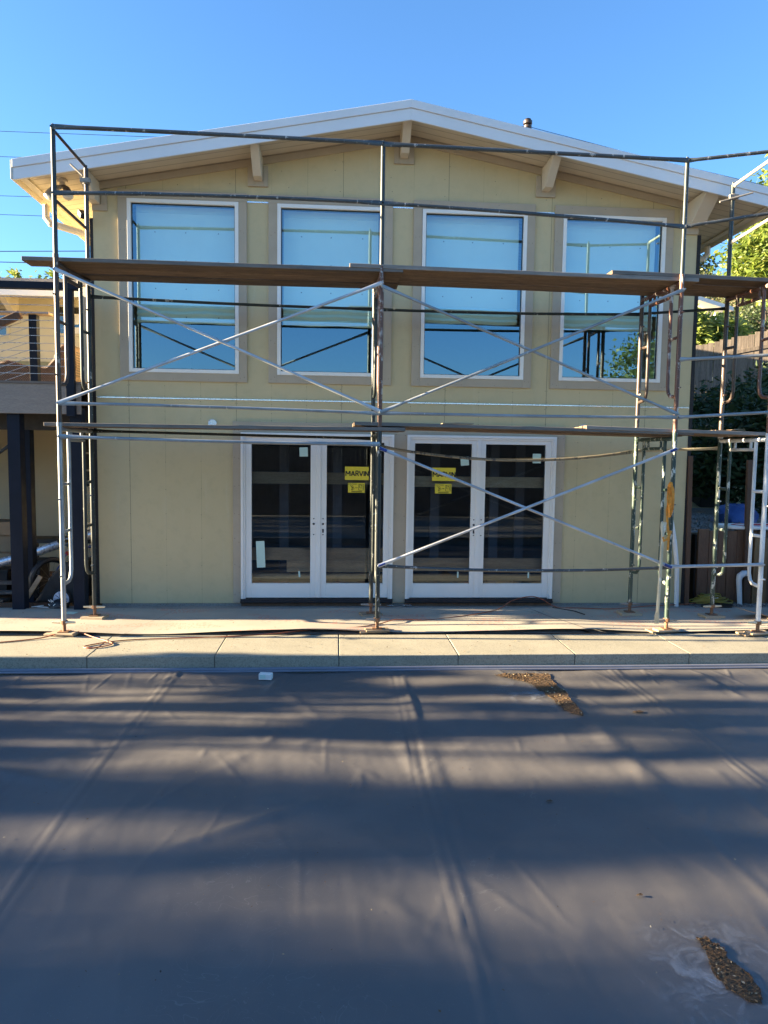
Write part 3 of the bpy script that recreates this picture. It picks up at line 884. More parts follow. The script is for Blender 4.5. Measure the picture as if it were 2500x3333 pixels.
# round junction boxes on the wall
for x, z, lb in ((-1.456, 2.163, 'left'), (2.973, 2.172, 'right')):
    m = MB(); m.lathe([(.05, -.001), (.05, -.02), (.047, -.022), (.047, -.006), (.001, -.006)], (x, 0, z), 20, 'y')
    for a in range(4): m.lathe([(.009, -.006), (.009, -.014), (.001, -.014)], (x + .026 * math.cos(a * 1.57 + .4), 0, z + .026 * math.sin(a * 1.57 + .4)), 8, 'y')
    m.build('junction_box', M['metal'], house)

# nails in trim and siding
m = MB()
for a, b in trimx:
    for z in np.arange(2.7, 4.75, .41):
        for x in (a + .03, a + .075, b - .03, b - .075): m.disc((x + rnd.uniform(-.004, .004), -.0262, z + rnd.uniform(-.02, .02)), .0032, n=6)
    for x in np.arange(a + .2, b - .1, .4): m.disc((x, -.0262, 2.665), .0032, n=6); m.disc((x, -.0262, 4.75), .0032, n=6)
for xs0 in (-1.2, -1.15, 2.67, 2.73, .7, .81):
    for z in np.arange(.15, 2.1, .32): m.disc((xs0, -.0245, z + rnd.uniform(-.03, .03)), .0038, n=6)
for i in range(0, 18):
    x = XL + .37 - .002 + .41 * i - .0
    for z in list(np.arange(.2, 2.1, .3)) + [2.2, 2.3, 2.41, 2.47, 2.6]:
        if any(d_[0] - .1 < x < d_[1] + .12 for d_ in doors) and z < 2.19: continue
        for s_ in ((-.012, .012) if z > 2.35 and i % 3 == 0 else (0,)):
            m.disc((x + s_, -.0005, z + rnd.uniform(-.02, .02)), .0036, n=6)
for x in np.arange(XL + .3, XR - .2, .62):
    for z in (4.86, 5.05, 5.2):
        if z < soff(x) - .14: m.disc((x + rnd.uniform(-.05, .05), -.0005, z + rnd.uniform(-.03, .03)), .0042, n=6)
tag(m.build('nail_head', M['ink'], house), kind='stuff')

# rake trim under the soffit and bracket trims
m = MB()
for s_ in (-1, 1):
    xe = XL + .0 if s_ < 0 else XR
    P_ = [(XC, soff(XC) - .003), (xe, soff(xe) - .003), (xe, soff(xe) - .082), (XC, soff(XC) - .082)]
    m.prism(P_, -.024, -.001)
m.build('rake_trim', M['trim'], house, bevel=.002)
beams = [(-.917, 4.861, -1.041, -.811), (.745, 5.176, .632, .863), (2.418, 4.865, 2.308, 2.539)]
for xb, zt_, t0, t1 in beams:
    q = MB(); zc_ = zt_
    q.box(t0, xb - .052, -.0255, -.001, zc_, soff(xb) - .09); q.box(xb + .052, t1, -.0255, -.001, zc_, soff(xb) - .09)
    q.box(xb - .0515, xb + .0515, -.0255, -.001, zc_, zc_ + .06)
    q.build('beam_trim', M['trim'], house, bevel=.002)
q = MB(); q.box(XL, XL + .165, -.0255, -.001, 4.531, 4.60); q.box(XL + .1, XL + .165, -.0255, -.001, 4.601, soff(XL + .1) - .09)
q.box(XR - .17, XR, -.0255, -.001, 4.50, 4.57); q.box(XR - .23, XR - .171, -.0255, -.001, 4.571, soff(XR - .2) - .09)
q.build_each('corner_trim', M['trim'], house, bevel=.002)
# outriggers: deep at the wall, tapering up to the fascia
for xb, zt_ in ((XL + .04, 4.60), (-.917, 4.92), (.745, 5.236), (2.418, 4.925), (XR - .075, 4.585)):
    q = MB(); zs = soff(xb) + (.012 if abs(xb - XC) < .1 else -.002)
    w_ = .047 if xb < 4 else .085
    q.prism([(-.001, zt_), (-.17, zt_), (-.47, zs - .03), (-.47, zs), (-.001, zs)], xb - w_, xb + w_, 'x')
    q.build('outrigger_beam', M['cream'], house, bevel=.004)
# roof: soffit slab, eave boards, fascia
XE0, XE1 = -3.42, 4.985
roof = MB(); YF, YB = -.5, 9.6
def rp(x, dz=0): return (x, soff(x) + dz)
m = MB(); m.prism([rp(XC, .002), rp(XE0, .002), rp(XE0, .05), rp(XC, .05)], YF, YB); m.prism([rp(XC, .002), rp(XE1, .002), rp(XE1, .05), rp(XC, .05)], YF, YB)
rf = m.build('roof', M['soffit'], house)
m = MB(); m.prism([rp(XC, .051), rp(XE0, .051), rp(XE0, .125), rp(XC, .125)], YF + .003, YB); m.prism([rp(XC, .051), rp(XE1, .051), rp(XE1, .125), rp(XC, .125)], YF + .003, YB)
m.build('roof_covering', M['roof'], rf)
m = MB()
for xe in (XE0, XE1):
    m.prism([rp(XC, -.062), rp(xe, -.062), rp(xe, .06), rp(XC, .06)], YF - .022, YF - .001)
    m.prism([rp(XC, .061), rp(xe, .061), rp(xe, .146), rp(XC, .146)], YF - .036, YF + .01)
m.build('fascia', M['fascia'], rf, bevel=.003)
m = MB()
for xe, s_ in ((XE0, -1), (XE1, 1)):
    z = soff(xe)
    m.box(min(xe, xe + s_ * .02), max(xe, xe + s_ * .02), YF - .03, YB, z - .055, z + .14)
    m.box(min(xe - s_ * .1, xe - s_ * .02), max(xe - s_ * .1, xe - s_ * .02), YF, YB, z - .012 + .0, z + .004)
m.build_each('eave_board', M['cream'], rf, bevel=.003)
# downspout elbows from the eaves back to the side walls
for pts in ([(-3.37, .2, 4.64), (-3.37, .2, 4.5), (-3.33, .21, 4.44), (-2.9, .3, 4.34), (-2.83, .3, 4.3), (-2.83, .3, .3)],
            [(4.93, .95, 4.66), (4.93, .95, 4.56), (4.88, .96, 4.5), (4.45, 1.0, 4.42), (4.38, 1., 4.38), (4.38, 1., .9)]):
    q = MB(); q.tube(pts, .04, 8); q.build('downspout', M['cream'], house)
# twin flood light under the left soffit
fl = MB(); fl.lathe([(.055, 0), (.055, -.02), (.03, -.03), (.03, -.06)], (-3.03, -.2, soff(-3.03)), 16)
fo = fl.build('flood_light', M['cream'], house, True)
for dx, dy in ((-.09, -.03), (.06, -.05)):
    q = MB(); c0 = Vector((-3.03, -.2, 4.72)); c1 = c0 + Vector((dx, dy, -.05)); c2 = c1 + Vector((dx * .5, dy * .8, -.09))
    q.tube([c0, c1, c1.lerp(c2, .4), c2], [.02, .035, .045, .055], 14); q.build('lamp_holder', M['brown_paint'] if dx > 0 else M['cast'], fo, True)
    q = MB(); q.tube([c2, c2 + (c2 - c1) * .12, c2 + (c2 - c1) * .22], [.053, .048, .02], 14); q.build('bulb', M['foam'], fo, True)
# horn speaker like box near the left corner
q = MB(); q.bar((-2.86, -.12, 4.47), (-2.80, -.2, 4.40), .09, .06); q.build('camera_box', M['black'], house, bevel=.004)
# wire insulator on the roof
ins = MB(); zi = soff(2.075) + .14; ins.lathe([(.012, 0), (.012, .06), (.045, .065), (.045, .09), (.02, .1), (.05, .11), (.05, .14), (.02, .15), (.035, .16), (.0, .175)], (2.075, -.44, zi - .02), 12)
ins.build('insulator', M['brown_paint'], house, True)
q = MB(); q.lathe([(.02, 0), (.03, .015), (.015, .03), (.0, .03)], (.97, -.2, soff(.97) + .125), 8); q.build('roof_bracket', M['metal'], house)
# corner stud boards at the right
m = MB(); m.bar((4.37, .0, .0), (4.335, .0, 1.86), .055, .04, (0, 1, 0)); tag(m.build('leaning_stud', M['brownwood']), 'brown wooden stud standing against the right corner of the house', 'board', 'loose boards')
m = MB(); m.tube([(4.215, -.06, 0), (4.20, -.06, .5), (4.16, -.055, .8), (4.10, -.05, 1.1), (4.09, -.05, 1.25)], .027, 12)
tag(m.build('white_pipe', M['pvc'], smooth=True), 'bowed white plastic pipe leaning on the right end of the wall', 'pipe')

# ================================================================== SCAFFOLD
scaf = empty('scaffold', (.4, -1, 0), 'steel tube scaffold with cross braces and guard rails across the front of the house', 'scaffold')
PF = [(-2.665, -1.40), (.425, -1.325), (3.455, -1.37), (4.37, -1.50)]
PB = [(-2.61, -.69), (.395, -.59), (3.405, -.56), (4.315, -.70)]
Z0, Z1, Z2, ZT = .15, 2.085, 3.665, 4.90
RT = .0235
fm_low = [('galv', 'dark_paint'), ('dark_paint', 'dark_paint'), ('green_paint', 'green_paint'), ('white_paint', 'green_paint')]
fm_up = [('brown_paint', 'dark_paint'), ('rust_paint', 'dark_paint'), ('rust_paint', 'brown_paint'), ('rust_paint', 'brown_paint')]
def frame(i, z0, z1, mat):
    fx, fy = PF[i]; bx, by = PB[i]
    F_ = Vector((fx, fy, 0)); B_ = Vector((bx, by, 0)); d = (B_ - F_).normalized()
    m = MB()
    m.tube([F_ + Vector((0, 0, z0)), F_ + Vector((0, 0, z1))], RT, 12); mat, matb = mat
    q = MB(); q.tube([B_ + Vector((0, 0, z0)), B_ + Vector((0, 0, z1))], RT, 12)
    zt = z1 - (.06 if z1 < 3 else .08)
    m.tube([F_ + Vector((0, 0, zt)), B_ + Vector((0, 0, zt))], RT * .95, 10)
    a = F_ + d * .185; b = B_ - d * .185
    m.tube([a + Vector((0, 0, zt - .1)), b + Vector((0, 0, zt - .1))], RT * .75, 10)
    for t_ in (.33, .66):
        p = F_.lerp(B_, t_); m.tube([p + Vector((0, 0, zt - .1)), p + Vector((0, 0, zt))], RT * .6, 8)
    for z in (z0 + .45, z0 + 1.2):     # stud pins that hold the braces
        for p in (F_, B_): m.tube([p + Vector((0, -.02, z)), p + Vector((0, -.075, z))], .008, 6)
    # coupling sleeve
    for p in (F_, B_): m.tube([p + Vector((0, 0, z1 - .03)), p + Vector((0, 0, z1 + .004))], RT * 1.12, 12)
    o = m.build('scaffold_frame', M[mat], scaf, True); q.build('rear_leg', M[matb], o, True)
    lo = z0 + .36
    for s_, P_ in ((1, F_), (-1, B_)):
        c = P_ + d * (.185 * s_)
        q = MB()
        q.tube([c + Vector((0, 0, zt)), c + Vector((0, 0, lo + .12)), c + Vector((0, 0, lo + .05)) - d * (.02 * s_), c + Vector((0, 0, lo + .015)) - d * (.06 * s_), P_ + Vector((0, 0, lo))], RT * .78, 10)
        for z in ((z0 + .88, z0 + 1.34) if z1 - z0 > 1.8 else (z0 + .96,)):
            q.tube([c + Vector((0, 0, z)), P_ + Vector((0, 0, z + .005))], RT * .7, 8)
        q.build('ladder_loop', M[mat if s_ > 0 else matb], o, True)
    return o
for i in range(4):
    frame(i, Z0, Z1, fm_low[i]); frame(i, Z1 + .002, Z2, fm_up[i])
# guard posts
for (x, y), zt, mt in zip(PF, (4.82, 4.83, 4.78, 4.86), ('dark_paint',) * 4):
    m = MB(); m.tube([(x, y, Z2 + .002), (x, y, zt)], RT * .93, 12); m.tube([(x, y, zt), (x, y, zt + .03)], .012, 8); m.build('guard_post', M[mt], scaf, True)
for (x, y), zt in ((PB[0], 4.73), (PB[3], 4.82)):
    m = MB(); m.tube([(x, y, Z2 + .002), (x, y, zt)], RT * .93, 12); m.tube([(x, y, zt), (x, y, zt + .03)], .012, 8); m.build('guard_post', M['brown_paint' if x < 0 else 'dark_paint'], scaf, True)
    m = MB(); m.tube([(x, y, zt - .16), (x, y, zt - .1)], .036, 12); m.box(x - .05, x + .05, y - .045, y - .01, zt - .15, zt - .11)
    m.tube([(x - .17 if x > 0 else x - .14, y - .05, zt - .2 + (.0 if x > 0 else .22)), (x + (.2 if x > 0 else -.02), y - .05, zt - .09)], .0095, 8)
    m.build('tube_clamp', M['cast'], scaf)
def rail(a, b, mat, r=.0165, sag=0, name='guard_rail', y_off=0, parent=None):
    a = Vector(a); b = Vector(b); L = (b - a).length; n = 14; pts = []; fl = []
    for t_ in [0, .02, .045, .075] + [i / n for i in range(2, n - 1)] + [.925, .955, .98, 1]:
        p = a.lerp(b, t_); p.z -= sag * 4 * t_ * (1 - t_)
        pts.append(p); e = min(t_, 1 - t_)
        fl.append((.35, 1.35) if e < .03 else ((.6, 1.2) if e < .05 else (1, 1)))
    m = MB(); m.tube(pts, r, 10, fl)
    for e in (a, b):
        m.tube([e + Vector((0, -.02, 0)), e + Vector((0, .02, 0))], .009, 6)
    return m.build(name, M[mat], parent or scaf, True)
def fp(i, z, dy=-.035): return (PF[i][0], PF[i][1] + dy, z)
def bp(i, z, dy=.035): return (PB[i][0], PB[i][1] + dy, z)
rail(fp(0, 4.81), fp(1, 4.82), 'darkgalv', .019, -.005); rail(fp(1, 4.815), fp(2, 4.765), 'darkgalv', .019, .0)
rail(fp(2, 4.765), fp(3, 4.85), 'darkgalv', .017)
rail(fp(0, 4.215), fp(1, 4.26), 'darkgalv', .018, -.02); rail(fp(1, 4.26), fp(2, 4.125), 'darkgalv', .018, -.01); rail(fp(2, 4.13), fp(3, 4.265), 'darkgalv', .017)
rail((PF[0][0], PF[0][1], 4.80), (PB[0][0], PB[0][1], 4.74), 'brown_paint', .015); rail((PF[0][0], PF[0][1], 4.17), (PB[0][0], PB[0][1], 4.12), 'brown_paint', .015)
rail((PF[3][0], PF[3][1], 4.86), (PB[3][0], PB[3][1], 4.81), 'beige_pipe', .017); rail((PF[3][0], PF[3][1], 4.27), (PB[3][0], PB[3][1], 4.2), 'beige_pipe', .017)
rail(bp(0, 3.44), bp(1, 3.41), 'dark_paint', .0155, .01); rail(bp(1, 3.41), bp(2, 3.44), 'dark_paint', .0155, .015); rail(bp(2, 3.445), bp(3, 3.5), 'dark_paint', .015)
rail(fp(0, 2.27), fp(1, 2.23), 'galv', .0165, -.01); rail(fp(1, 2.235), fp(2, 2.24), 'galv', .0165, .01); rail(fp(2, 2.24), fp(3, 2.30), 'galv', .0165)
rail(fp(2, 2.82), fp(3, 2.87), 'galv', .0175)
rail(fp(0, 1.955), fp(1, 1.925), 'galv', .018, .012); rail(bp(0, 2.035), bp(1, 2.0), 'dark_paint', .0155, .0)
M['tan_paint'] = paint_chip('tan_pipe_paint', C(.26, .23, .17), C(.1, .1, .1), None, .55, metal=.2)
rail(bp(1, 1.93), bp(2, 1.9), 'tan_paint', .0165, .135); rail(bp(2, 1.9), bp(3, 1.945), 'beige_pipe', .0165)
rail(fp(1, .70), fp(2, .70), 'darkgalv', .0165, .045); rail(fp(2, .705), fp(3, .75), 'galv2', .0165)
def xbrace(i, j, za, zb, zc, zd, mat):
    """two crossing tubes: za(left) to zb(right) and zc(left) to zd(right)"""
    o = rail(fp(i, za, -.045), fp(j, zb, -.045), mat, .0145, 0, 'cross_brace')
    o2 = rail(fp(i, zc, -.06), fp(j, zd, -.06), mat, .0145, 0, 'brace_tube', parent=o)
xbrace(0, 1, 2.27, 3.50, 3.52, 2.25, 'galv2'); xbrace(1, 2, 3.47, 2.27, 2.24, 3.51, 'galv'); xbrace(1, 2, 1.885, .70, .70, 1.92, 'galv2')
m = MB()
for (i, z, s_, dz) in ((1, 1.885, 1, -.04), (1, .70, 1, .04), (2, 1.92, -1, -.04), (2, .70, -1, .04)):
    p = Vector(fp(i, z, -.0535)); m.tube([p, p + Vector((s_ * .07, 0, dz * .7))], .016, 10)
m.build_each('blue_brace_end', M['blue'], scaf, True)
# screw jacks
for P_ in (PF, PB):
    for i, (x, y) in enumerate(P_):
        front = P_ is PF
        m = MB(); m.tube([(x, y, .045), (x, y, .22)], .0175, 12)
        m.box(x - .05, x + .05, y - .05, y + .05, .04, .048)
        zc_ = Z0 + .0
        m.tube([(x, y, zc_ - .03), (x, y, zc_ + .005)], .034, 12)
        jk = m.build('screw_jack', M['rust'], scaf)
        a_ = rnd.uniform(-.25, .25); q = MB(); d = Vector((math.cos(a_), math.sin(a_) * .4, .0)); c = Vector((x, y - .01, zc_ - .012))
        q.tube([c - d * .115, c - d * .03, c + d * .03, c + d * .115], [.01, .015, .015, .01], 8)
        q.build('jack_handle', M['beige_pipe'] if i in (0, 3) else M['cast'], jk, True)
# timber pads (separate things)
padl = [('front', 'leftmost scaffold leg'), ('front', 'middle scaffold leg'), ('front', 'third scaffold leg'), ('front', 'rightmost scaffold leg')]
padb = ['leg nearest the left corner', 'leg between the two doors', 'leg near the right end of the wall', 'rightmost leg']
for i in range(4):
    for P_, row in ((PF, 'front'), (PB, 'back')):
        x, y = P_[i]
        rt = empty('timber_pad', (x, y, .018), 'wood blocks under the %s row %s' % (row, padb[i] if row == 'back' else padl[i][1]), 'wood block', 'wood blocks under the scaffold legs')
        a_ = rnd.uniform(-.25, .25); dx, dy = math.cos(a_) * .12, math.sin(a_) * .12
        if row == 'front':
            m = MB(); m.bar((x - dx * 1.2 - .04, y - dy + .03, .016), (x + dx * 1.0, y + dy + .03, .016), .14, .018); m.build('lower_block', M['pad'], rt, bevel=.002)
            m = MB(); m.bar((x - dx, y - dy, .033), (x + dx, y + dy, .033), .12, .016, ); m.build('upper_block', M['pad'], rt, bevel=.002)
        else:
            m = MB(); m.bar((x - dx, y - dy, .024), (x + dx, y + dy, .024), .17, .03); m.build('block', M['pad'], rt, bevel=.002)
# planks: upper and lower decks, three boards wide in each bay
def plank(x0, x1, y0, z0, z1, th, label, seed, warp=.004):
    rs = random.Random(seed); n = 16; V = []; Fq = []
    w_ = .222
    for i in range(n + 1):
        t_ = i / n; x = x0 + (x1 - x0) * t_; z = z0 + (z1 - z0) * t_ + warp * math.sin(t_ * 3.1 + seed) ; yy = y0 + .006 * math.sin(t_ * 2 + seed)
        cut = 0
        if i == 0: cut = .02
        if i == n: cut = -.02
        V += [(x + cut * 0, yy, z), (x, yy + w_, z + rs.uniform(-.001, .001)), (x, yy + w_, z + th), (x, yy, z + th)]
    for i in range(n):
        a = i * 4
        for k in range(4): Fq.append((a + k, a + (k + 1) % 4, a + 4 + (k + 1) % 4, a + 4 + k))
    Fq += [(3, 2, 1, 0), (n * 4, n * 4 + 1, n * 4 + 2, n * 4 + 3)]
    m = MB(); m.add(V, Fq); o = m.build('scaffold_plank', M['plank'], bevel=.005)
    tag(o, label, 'plank', 'planks on the scaffold'); return o
yrow = [-1.345, -1.105, -.865]
rown = ['front', 'middle', 'back']
sd = 1
for lvl, zb, bays in (('upper', 3.612, [(-3.0, .64, 0, 'left'), (.11, 3.62, .042, 'middle'), (2.74, 5.2, .083, 'right')]),
                      ('lower', 2.062, [(-2.83, .69, 0, 'left'), (.15, 3.66, .042, 'middle'), (2.54, 4.42, .084, 'right')])):
    for x0, x1, dz, bn in bays:
        for r_ in range(3):
            a = x0 + rnd.uniform(-.02, .02) + (0.17 * (r_ > 0) if bn == 'left' and lvl == 'upper' else .02 * r_); b = x1 + rnd.uniform(-.03, .03)
            hj = rnd.uniform(-.009, .006); zz0 = zb + (dz if bn != 'left' else 0); zz1 = zb + (dz * .25 if bn == 'middle' else dz)
            if bn == 'middle': zz0, zz1 = zb + .043, zb + .0
            if bn == 'right': zz0, zz1 = zb + .043, zb + .002
            plank(a, b, yrow[r_] + rnd.uniform(-.006, .004), zz0 + hj, zz1 + hj, .041 if lvl == 'upper' else .038, 'weathered plank in the %s row of the %s scaffold level, %s bay' % (rown[r_], lvl, bn), sd, .003)
            sd += 1
m = MB(); m.prism([(1.06, 2.142), (1.38, 2.142), (1.38, 2.152), (1.2, 2.156), (1.06, 2.146)], -1.33, -1.2)
tag(m.build('wood_scrap', M['pad']), 'pale wood shim lying on the lower planks above the right door', 'wood scrap')
m = MB(); m.bar((3.9, -1.25, 2.12), (4.25, -1.2, 2.125), .15, .004); m.bar((4.1, -1.27, 2.128), (4.25, -1.2, 2.14), .1, .003)
tag(m.build('cardboard_scrap', M['carton']), 'folded cardboard scrap on the right end of the lower planks', 'cardboard')
# loose brace hanging from the frame and the orange rope
m = MB(); m.tube([(3.345, -1.44, 1.17), (3.343, -1.44, 1.12), (3.34, -1.44, 1.05), (3.325, -1.45, .55), (3.31, -1.46, .25), (3.308, -1.46, .2), (3.306, -1.46, .12)], [.022, .024, .017, .017, .017, .02, .02], 10,
                  [(.4, 1.4), (.5, 1.3), (1, 1), (1, 1), (1, 1), (.5, 1.3), (.4, 1.4)])
tag(m.build('loose_brace', M['beige_pipe'], smooth=True), 'beige brace tube hanging loose from the third front scaffold leg', 'brace tube')
rr = empty('orange_rope', (3.41, -1.41, 1.4), 'bundle of orange webbing rope tied to the third front scaffold leg', 'rope')
m = MB()
for k in range(13):
    xo = 3.405 + rnd.uniform(-.022, .026); h = .15 + rnd.uniform(-.03, .03); pts = []
    for i in range(15):
        a = 2 * math.pi * i / 14; pts.append((xo + (.006 + .003 * (k % 4)) * math.cos(a) + rnd.uniform(-.003, .003), -1.42 + .02 * math.sin(a * 2 + k), 1.42 + h * math.sin(a) - .02 * k / 7))
    m.tube(pts, .009, 6, [(.4, 1.2)] * 15)
m.build('coil', M['rope'], rr, True)
m = MB(); m.tube([(3.38, -1.42, 1.3), (3.39, -1.43, 1.15), (3.41, -1.43, 1.02), (3.40, -1.44, .88)], .008, 6, [(.5, 1.6)] * 4)
m.tube([(3.43, -1.43, 1.08), (3.39, -1.45, 1.0), (3.345, -1.46, .98), (3.335, -1.46, 1.02)], .009, 6, [(.5, 1.6)] * 4); m.build('tail', M['rope'], rr, True)

# ================================================================== CORDS
def cord(pts, r, mat, label, cat='extension cord', name='extension_cord', sub=5):
    P_ = [Vector(p) for p in pts]; out = []
    for i in range(len(P_) - 1):
        p0, p1, p2, p3 = P_[max(i - 1, 0)], P_[i], P_[i + 1], P_[min(i + 2, len(P_) - 1)]
        for k in range(sub):
            t_ = k / sub
            out.append(.5 * ((2 * p1) + (p2 - p0) * t_ + (2 * p0 - 5 * p1 + 4 * p2 - p3) * t_ * t_ + (3 * p1 - p0 - 3 * p2 + p3) * t_ ** 3))
    out.append(P_[-1]); m = MB(); m.tube(out, r, 6); return tag(m.build(name, mat, smooth=True), label, cat)
cord([(-4.2, -1.75, .008), (-3.4, -1.72, .008), (-2.9, -1.55, .008), (-2.7, -1.42, .03), (-2.55, -1.38, .035), (-2.35, -1.5, .01), (-2.2, -1.62, .008), (-2.1, -1.75, .008), (-2.25, -1.88, .008), (-2.32, -1.8, .008), (-2.0, -1.6, .008), (-1.3, -1.52, .01), (-.7, -1.45, .02), (-.1, -1.22, .025), (.2, -1.18, .02), (.5, -1.0, .02)],
     .006, M['cord'], 'brown orange extension cord looping over the coping by the left scaffold leg')
cord([(.5, -1.0, .022), (.62, -.93, .04), (.75, -.86, .03), (1.0, -.85, .02), (1.35, -.7, .02), (1.7, -.5, .02), (1.95, -.3, .03), (2.12, -.13, .08), (2.35, -.1, .13), (2.5, -.12, .1), (2.65, -.2, .02), (2.9, -.25, .02), (3.3, -.3, .02), (3.8, -.15, .02), (4.3, -.05, .02), (4.55, .05, .02)],
     .0055, M['cord'], 'orange extension cord running past the right door to the house corner')
cord([(2.6, -.22, .02), (2.68, -.3, .02), (2.8, -.42, .02), (2.86, -.6, .02)], .006, M['cord_dark'], 'short black cord at the lower right corner of the right door')

# ================================================================== LEFT: DECK AND WING
deck = empty('elevated_deck', (-4.5, .8, 0), 'raised deck with dark posts, taupe rim board and cable railing left of the house', 'deck')
YD = -.3; XD = -2.84
m = MB(); m.box(-9, XD, YD - .03, YD, 2.225, 2.555); m.build('rim_board', M['greyboard'], deck, bevel=.003)
m = MB()
y = YD - .045
while y < 3.0: m.box(-9, XD + .02, y, y + .135, 2.556, 2.58); y += .14
m.build('deck_boards', M['greyboard'], deck)
m = MB()
for x in np.arange(-8.8, XD, .4): m.box(x, x + .04, YD + .002, 2.98, 2.3, 2.55)
m.box(-9, XD, .15, .25, 2.06, 2.299); m.build_each('joist', simple('dark_joist', C(.05, .045, .04), .9, .2), deck)
for x0, x1, y0, y1 in ((-3.665, -3.53, -.27, -.14), (-2.985, -2.86, -.27, -.14), (-3.72, -3.6, .15, .27), (-5.3, -5.18, -.27, -.14)):
    m = MB(); m.box(x0, x1, y0, y1, -.1, 2.3 if y0 < 0 else 2.06); m.build('support_post', M['navy'], deck, bevel=.003)
for x in (-2.93,):
    m = MB(); m.box(x - .045, x + .045, YD - .09, YD - .031, 2.2, 3.6); m.build('railing_post', M['navy'], deck, bevel=.003)
m = MB(); m.box(-3.6, -3.51, .2, .29, 2.58, 3.40); m.build('railing_post', M['navy'], deck, bevel=.003)
m = MB(); m.box(-9, XD + .02, YD - .1, YD - .02, 3.565, 3.64); m.build('top_rail', M['navy'], deck, bevel=.003)
m = MB()
for k in range(11): m.tube([(-9, YD - .06, 2.66 + k * .082), (-2.97, YD - .06, 2.66 + k * .082)], .0035, 5)
m.build_each('railing_cable', M['cable'], deck)
m = MB(); m.box(-9, -3.36, .17, .31, 3.40, 3.43); m.build('cap_rail', M['cap'], deck, bevel=.003)
m = MB(); m.bar((-4.6, .05, 2.9), (-3.62, .05, 3.37), .06, .09); m.build('stair_handrail', M['brownwood'], deck, bevel=.01)
m = MB()
for k in range(9): m.tube([(-4.6, .1, 2.35 + k * .085), (-3.56, .1, 2.62 + k * .085 + .1)], .0035, 5)
m.build_each('stair_cable', M['cable'], deck)
m = MB(); m.box(-2.86, -2.845, -.2, -.06, 2.6, 3.55); m.build('end_plate', M['cream'], deck)
m = MB()
for k in range(11): m.disc((-2.853, -.2005, 2.7 + k * .082), .009)
m.build_each('cable_fitting', M['black'], deck)
m = MB(); m.bar((-4.3, .35, 1.6), (-3.45, .35, 2.22), .04, .03); m.build_each('stringer', M['black'], deck)

wing = empty('house_wing', (-5, 3, 0), 'cream rear wing behind the raised deck with dark windows and a half glazed door', 'house wing')
YW = 3.0
m = MB()   # wall with window and door openings
ops = [(-4.75, -4.28, 3.3, 4.02), (-4.41, -3.9, 3.62, 4.02)]
m.box(-12, -2.8, YW, YW + .15, -.1, 1.12); m.box(-12, -4.2, YW, YW + .15, 1.12, 2.0); m.box(-3.65, -2.8, YW, YW + .15, 1.12, 2.0)
m.box(-12, -2.8, YW, YW + .15, 2.0, 2.6); m.box(-12, -5.7, YW, YW + .15, 2.6, 4.16); m.box(-5.06, -4.37, YW, YW + .15, 2.6, 4.16); m.box(-3.75, -2.8, YW, YW + .15, 2.6, 4.16)
m.box(-5.7, -5.06, YW, YW + .15, 2.6, 3.55); m.box(-5.7, -5.06, YW, YW + .15, 4.03, 4.16); m.box(-4.37, -3.75, YW, YW + .15, 2.6, 3.6); m.box(-4.37, -3.75, YW, YW + .15, 4.09, 4.16)
m.box(-12, -2.8, YW + .15, YW + .2, -.1, 4.12)
m.build('wall', M['wing'], wing)
for (a, b, z0, z1) in ((-5.7, -5.06, 3.55, 4.03), (-4.37, -3.75, 3.6, 4.09)):
    q = MB(); q.box(a, a + .04, YW - .02, YW + .08, z0, z1); q.box(b - .04, b, YW - .02, YW + .08, z0, z1); q.box(a + .04, b - .04, YW - .02, YW + .08, z0, z0 + .04); q.box(a + .04, b - .04, YW - .02, YW + .08, z1 - .04, z1)
    wi = q.build('window', M['wing'], wing)
    q = MB(); q.add([(a + .04, YW + .03, z0 + .04), (b - .04, YW + .03, z0 + .04), (b - .04, YW + .03, z1 - .04), (a + .04, YW + .03, z1 - .04)], [(0, 1, 2, 3)]); q.build('pane', M['wingglass'], wi)
    q = MB(); q.box(a + .04, b - .04, YW + .08, YW + .09, z0 + .04, z1 - .04); q.build('shade', M['black'], wi)
    if a > -4.5:
        q = MB(); q.bar((-4.12, YW + .025, 3.86), (-3.95, YW + .025, 3.88), .002, .16); q.bar((-4.12, YW + .025, 3.69), (-3.97, YW + .025, 3.69), .002, .1); q.build('notice', M['labelwhite'], wi)
# lower trim sill band, door
m = MB(); m.box(-12, -3.3, YW - .03, YW - .001, 3.08, 3.2); m.build('band_board', simple('olive_band', C(.2, .2, .12), .7), wing)
q = MB(); q.box(-4.2, -3.4, YW - .03, YW - .001, .02, 2.02); dr = q.build('door', simple('wing_door_paint', C(.55, .51, .4), .5, .04), wing, bevel=.004)
for k in range(3):
    q = MB(); q.box(-4.05, -3.6, YW - .034, YW - .031, 1.27 + k * .27, 1.27 + k * .27 + .24); q.build('door_pane', M['black'], dr)
q = MB(); q.box(-4.06, -3.6, YW - .036, YW - .031, .35, 1.0); q.build('door_panel', M['wing'], dr, bevel=.006)
q = MB(); q.lathe([(.012, 0), (.012, -.04), (.03, -.05), (.03, -.07), (.0, -.075)], (-4.15, YW - .03, .98), 10, 'y'); q.build('door_knob', M['cast'], dr)
m = MB(); m.box(-12, -2.79, YW - .7, YW + 4, 4.16, 4.21); rfw = m.build('roof', M['cream'], wing)
m = MB(); m.box(-12, -2.79, YW - .73, YW - .701, 4.05, 4.195); m.build('fascia_board', M['fascia'], rfw)
m = MB(); m.box(-12, -2.79, YW - .75, YW + 4, 4.211, 4.29); m.build('roof_edge', simple('grey_roof_edge', C(.25, .25, .26), .7), rfw)
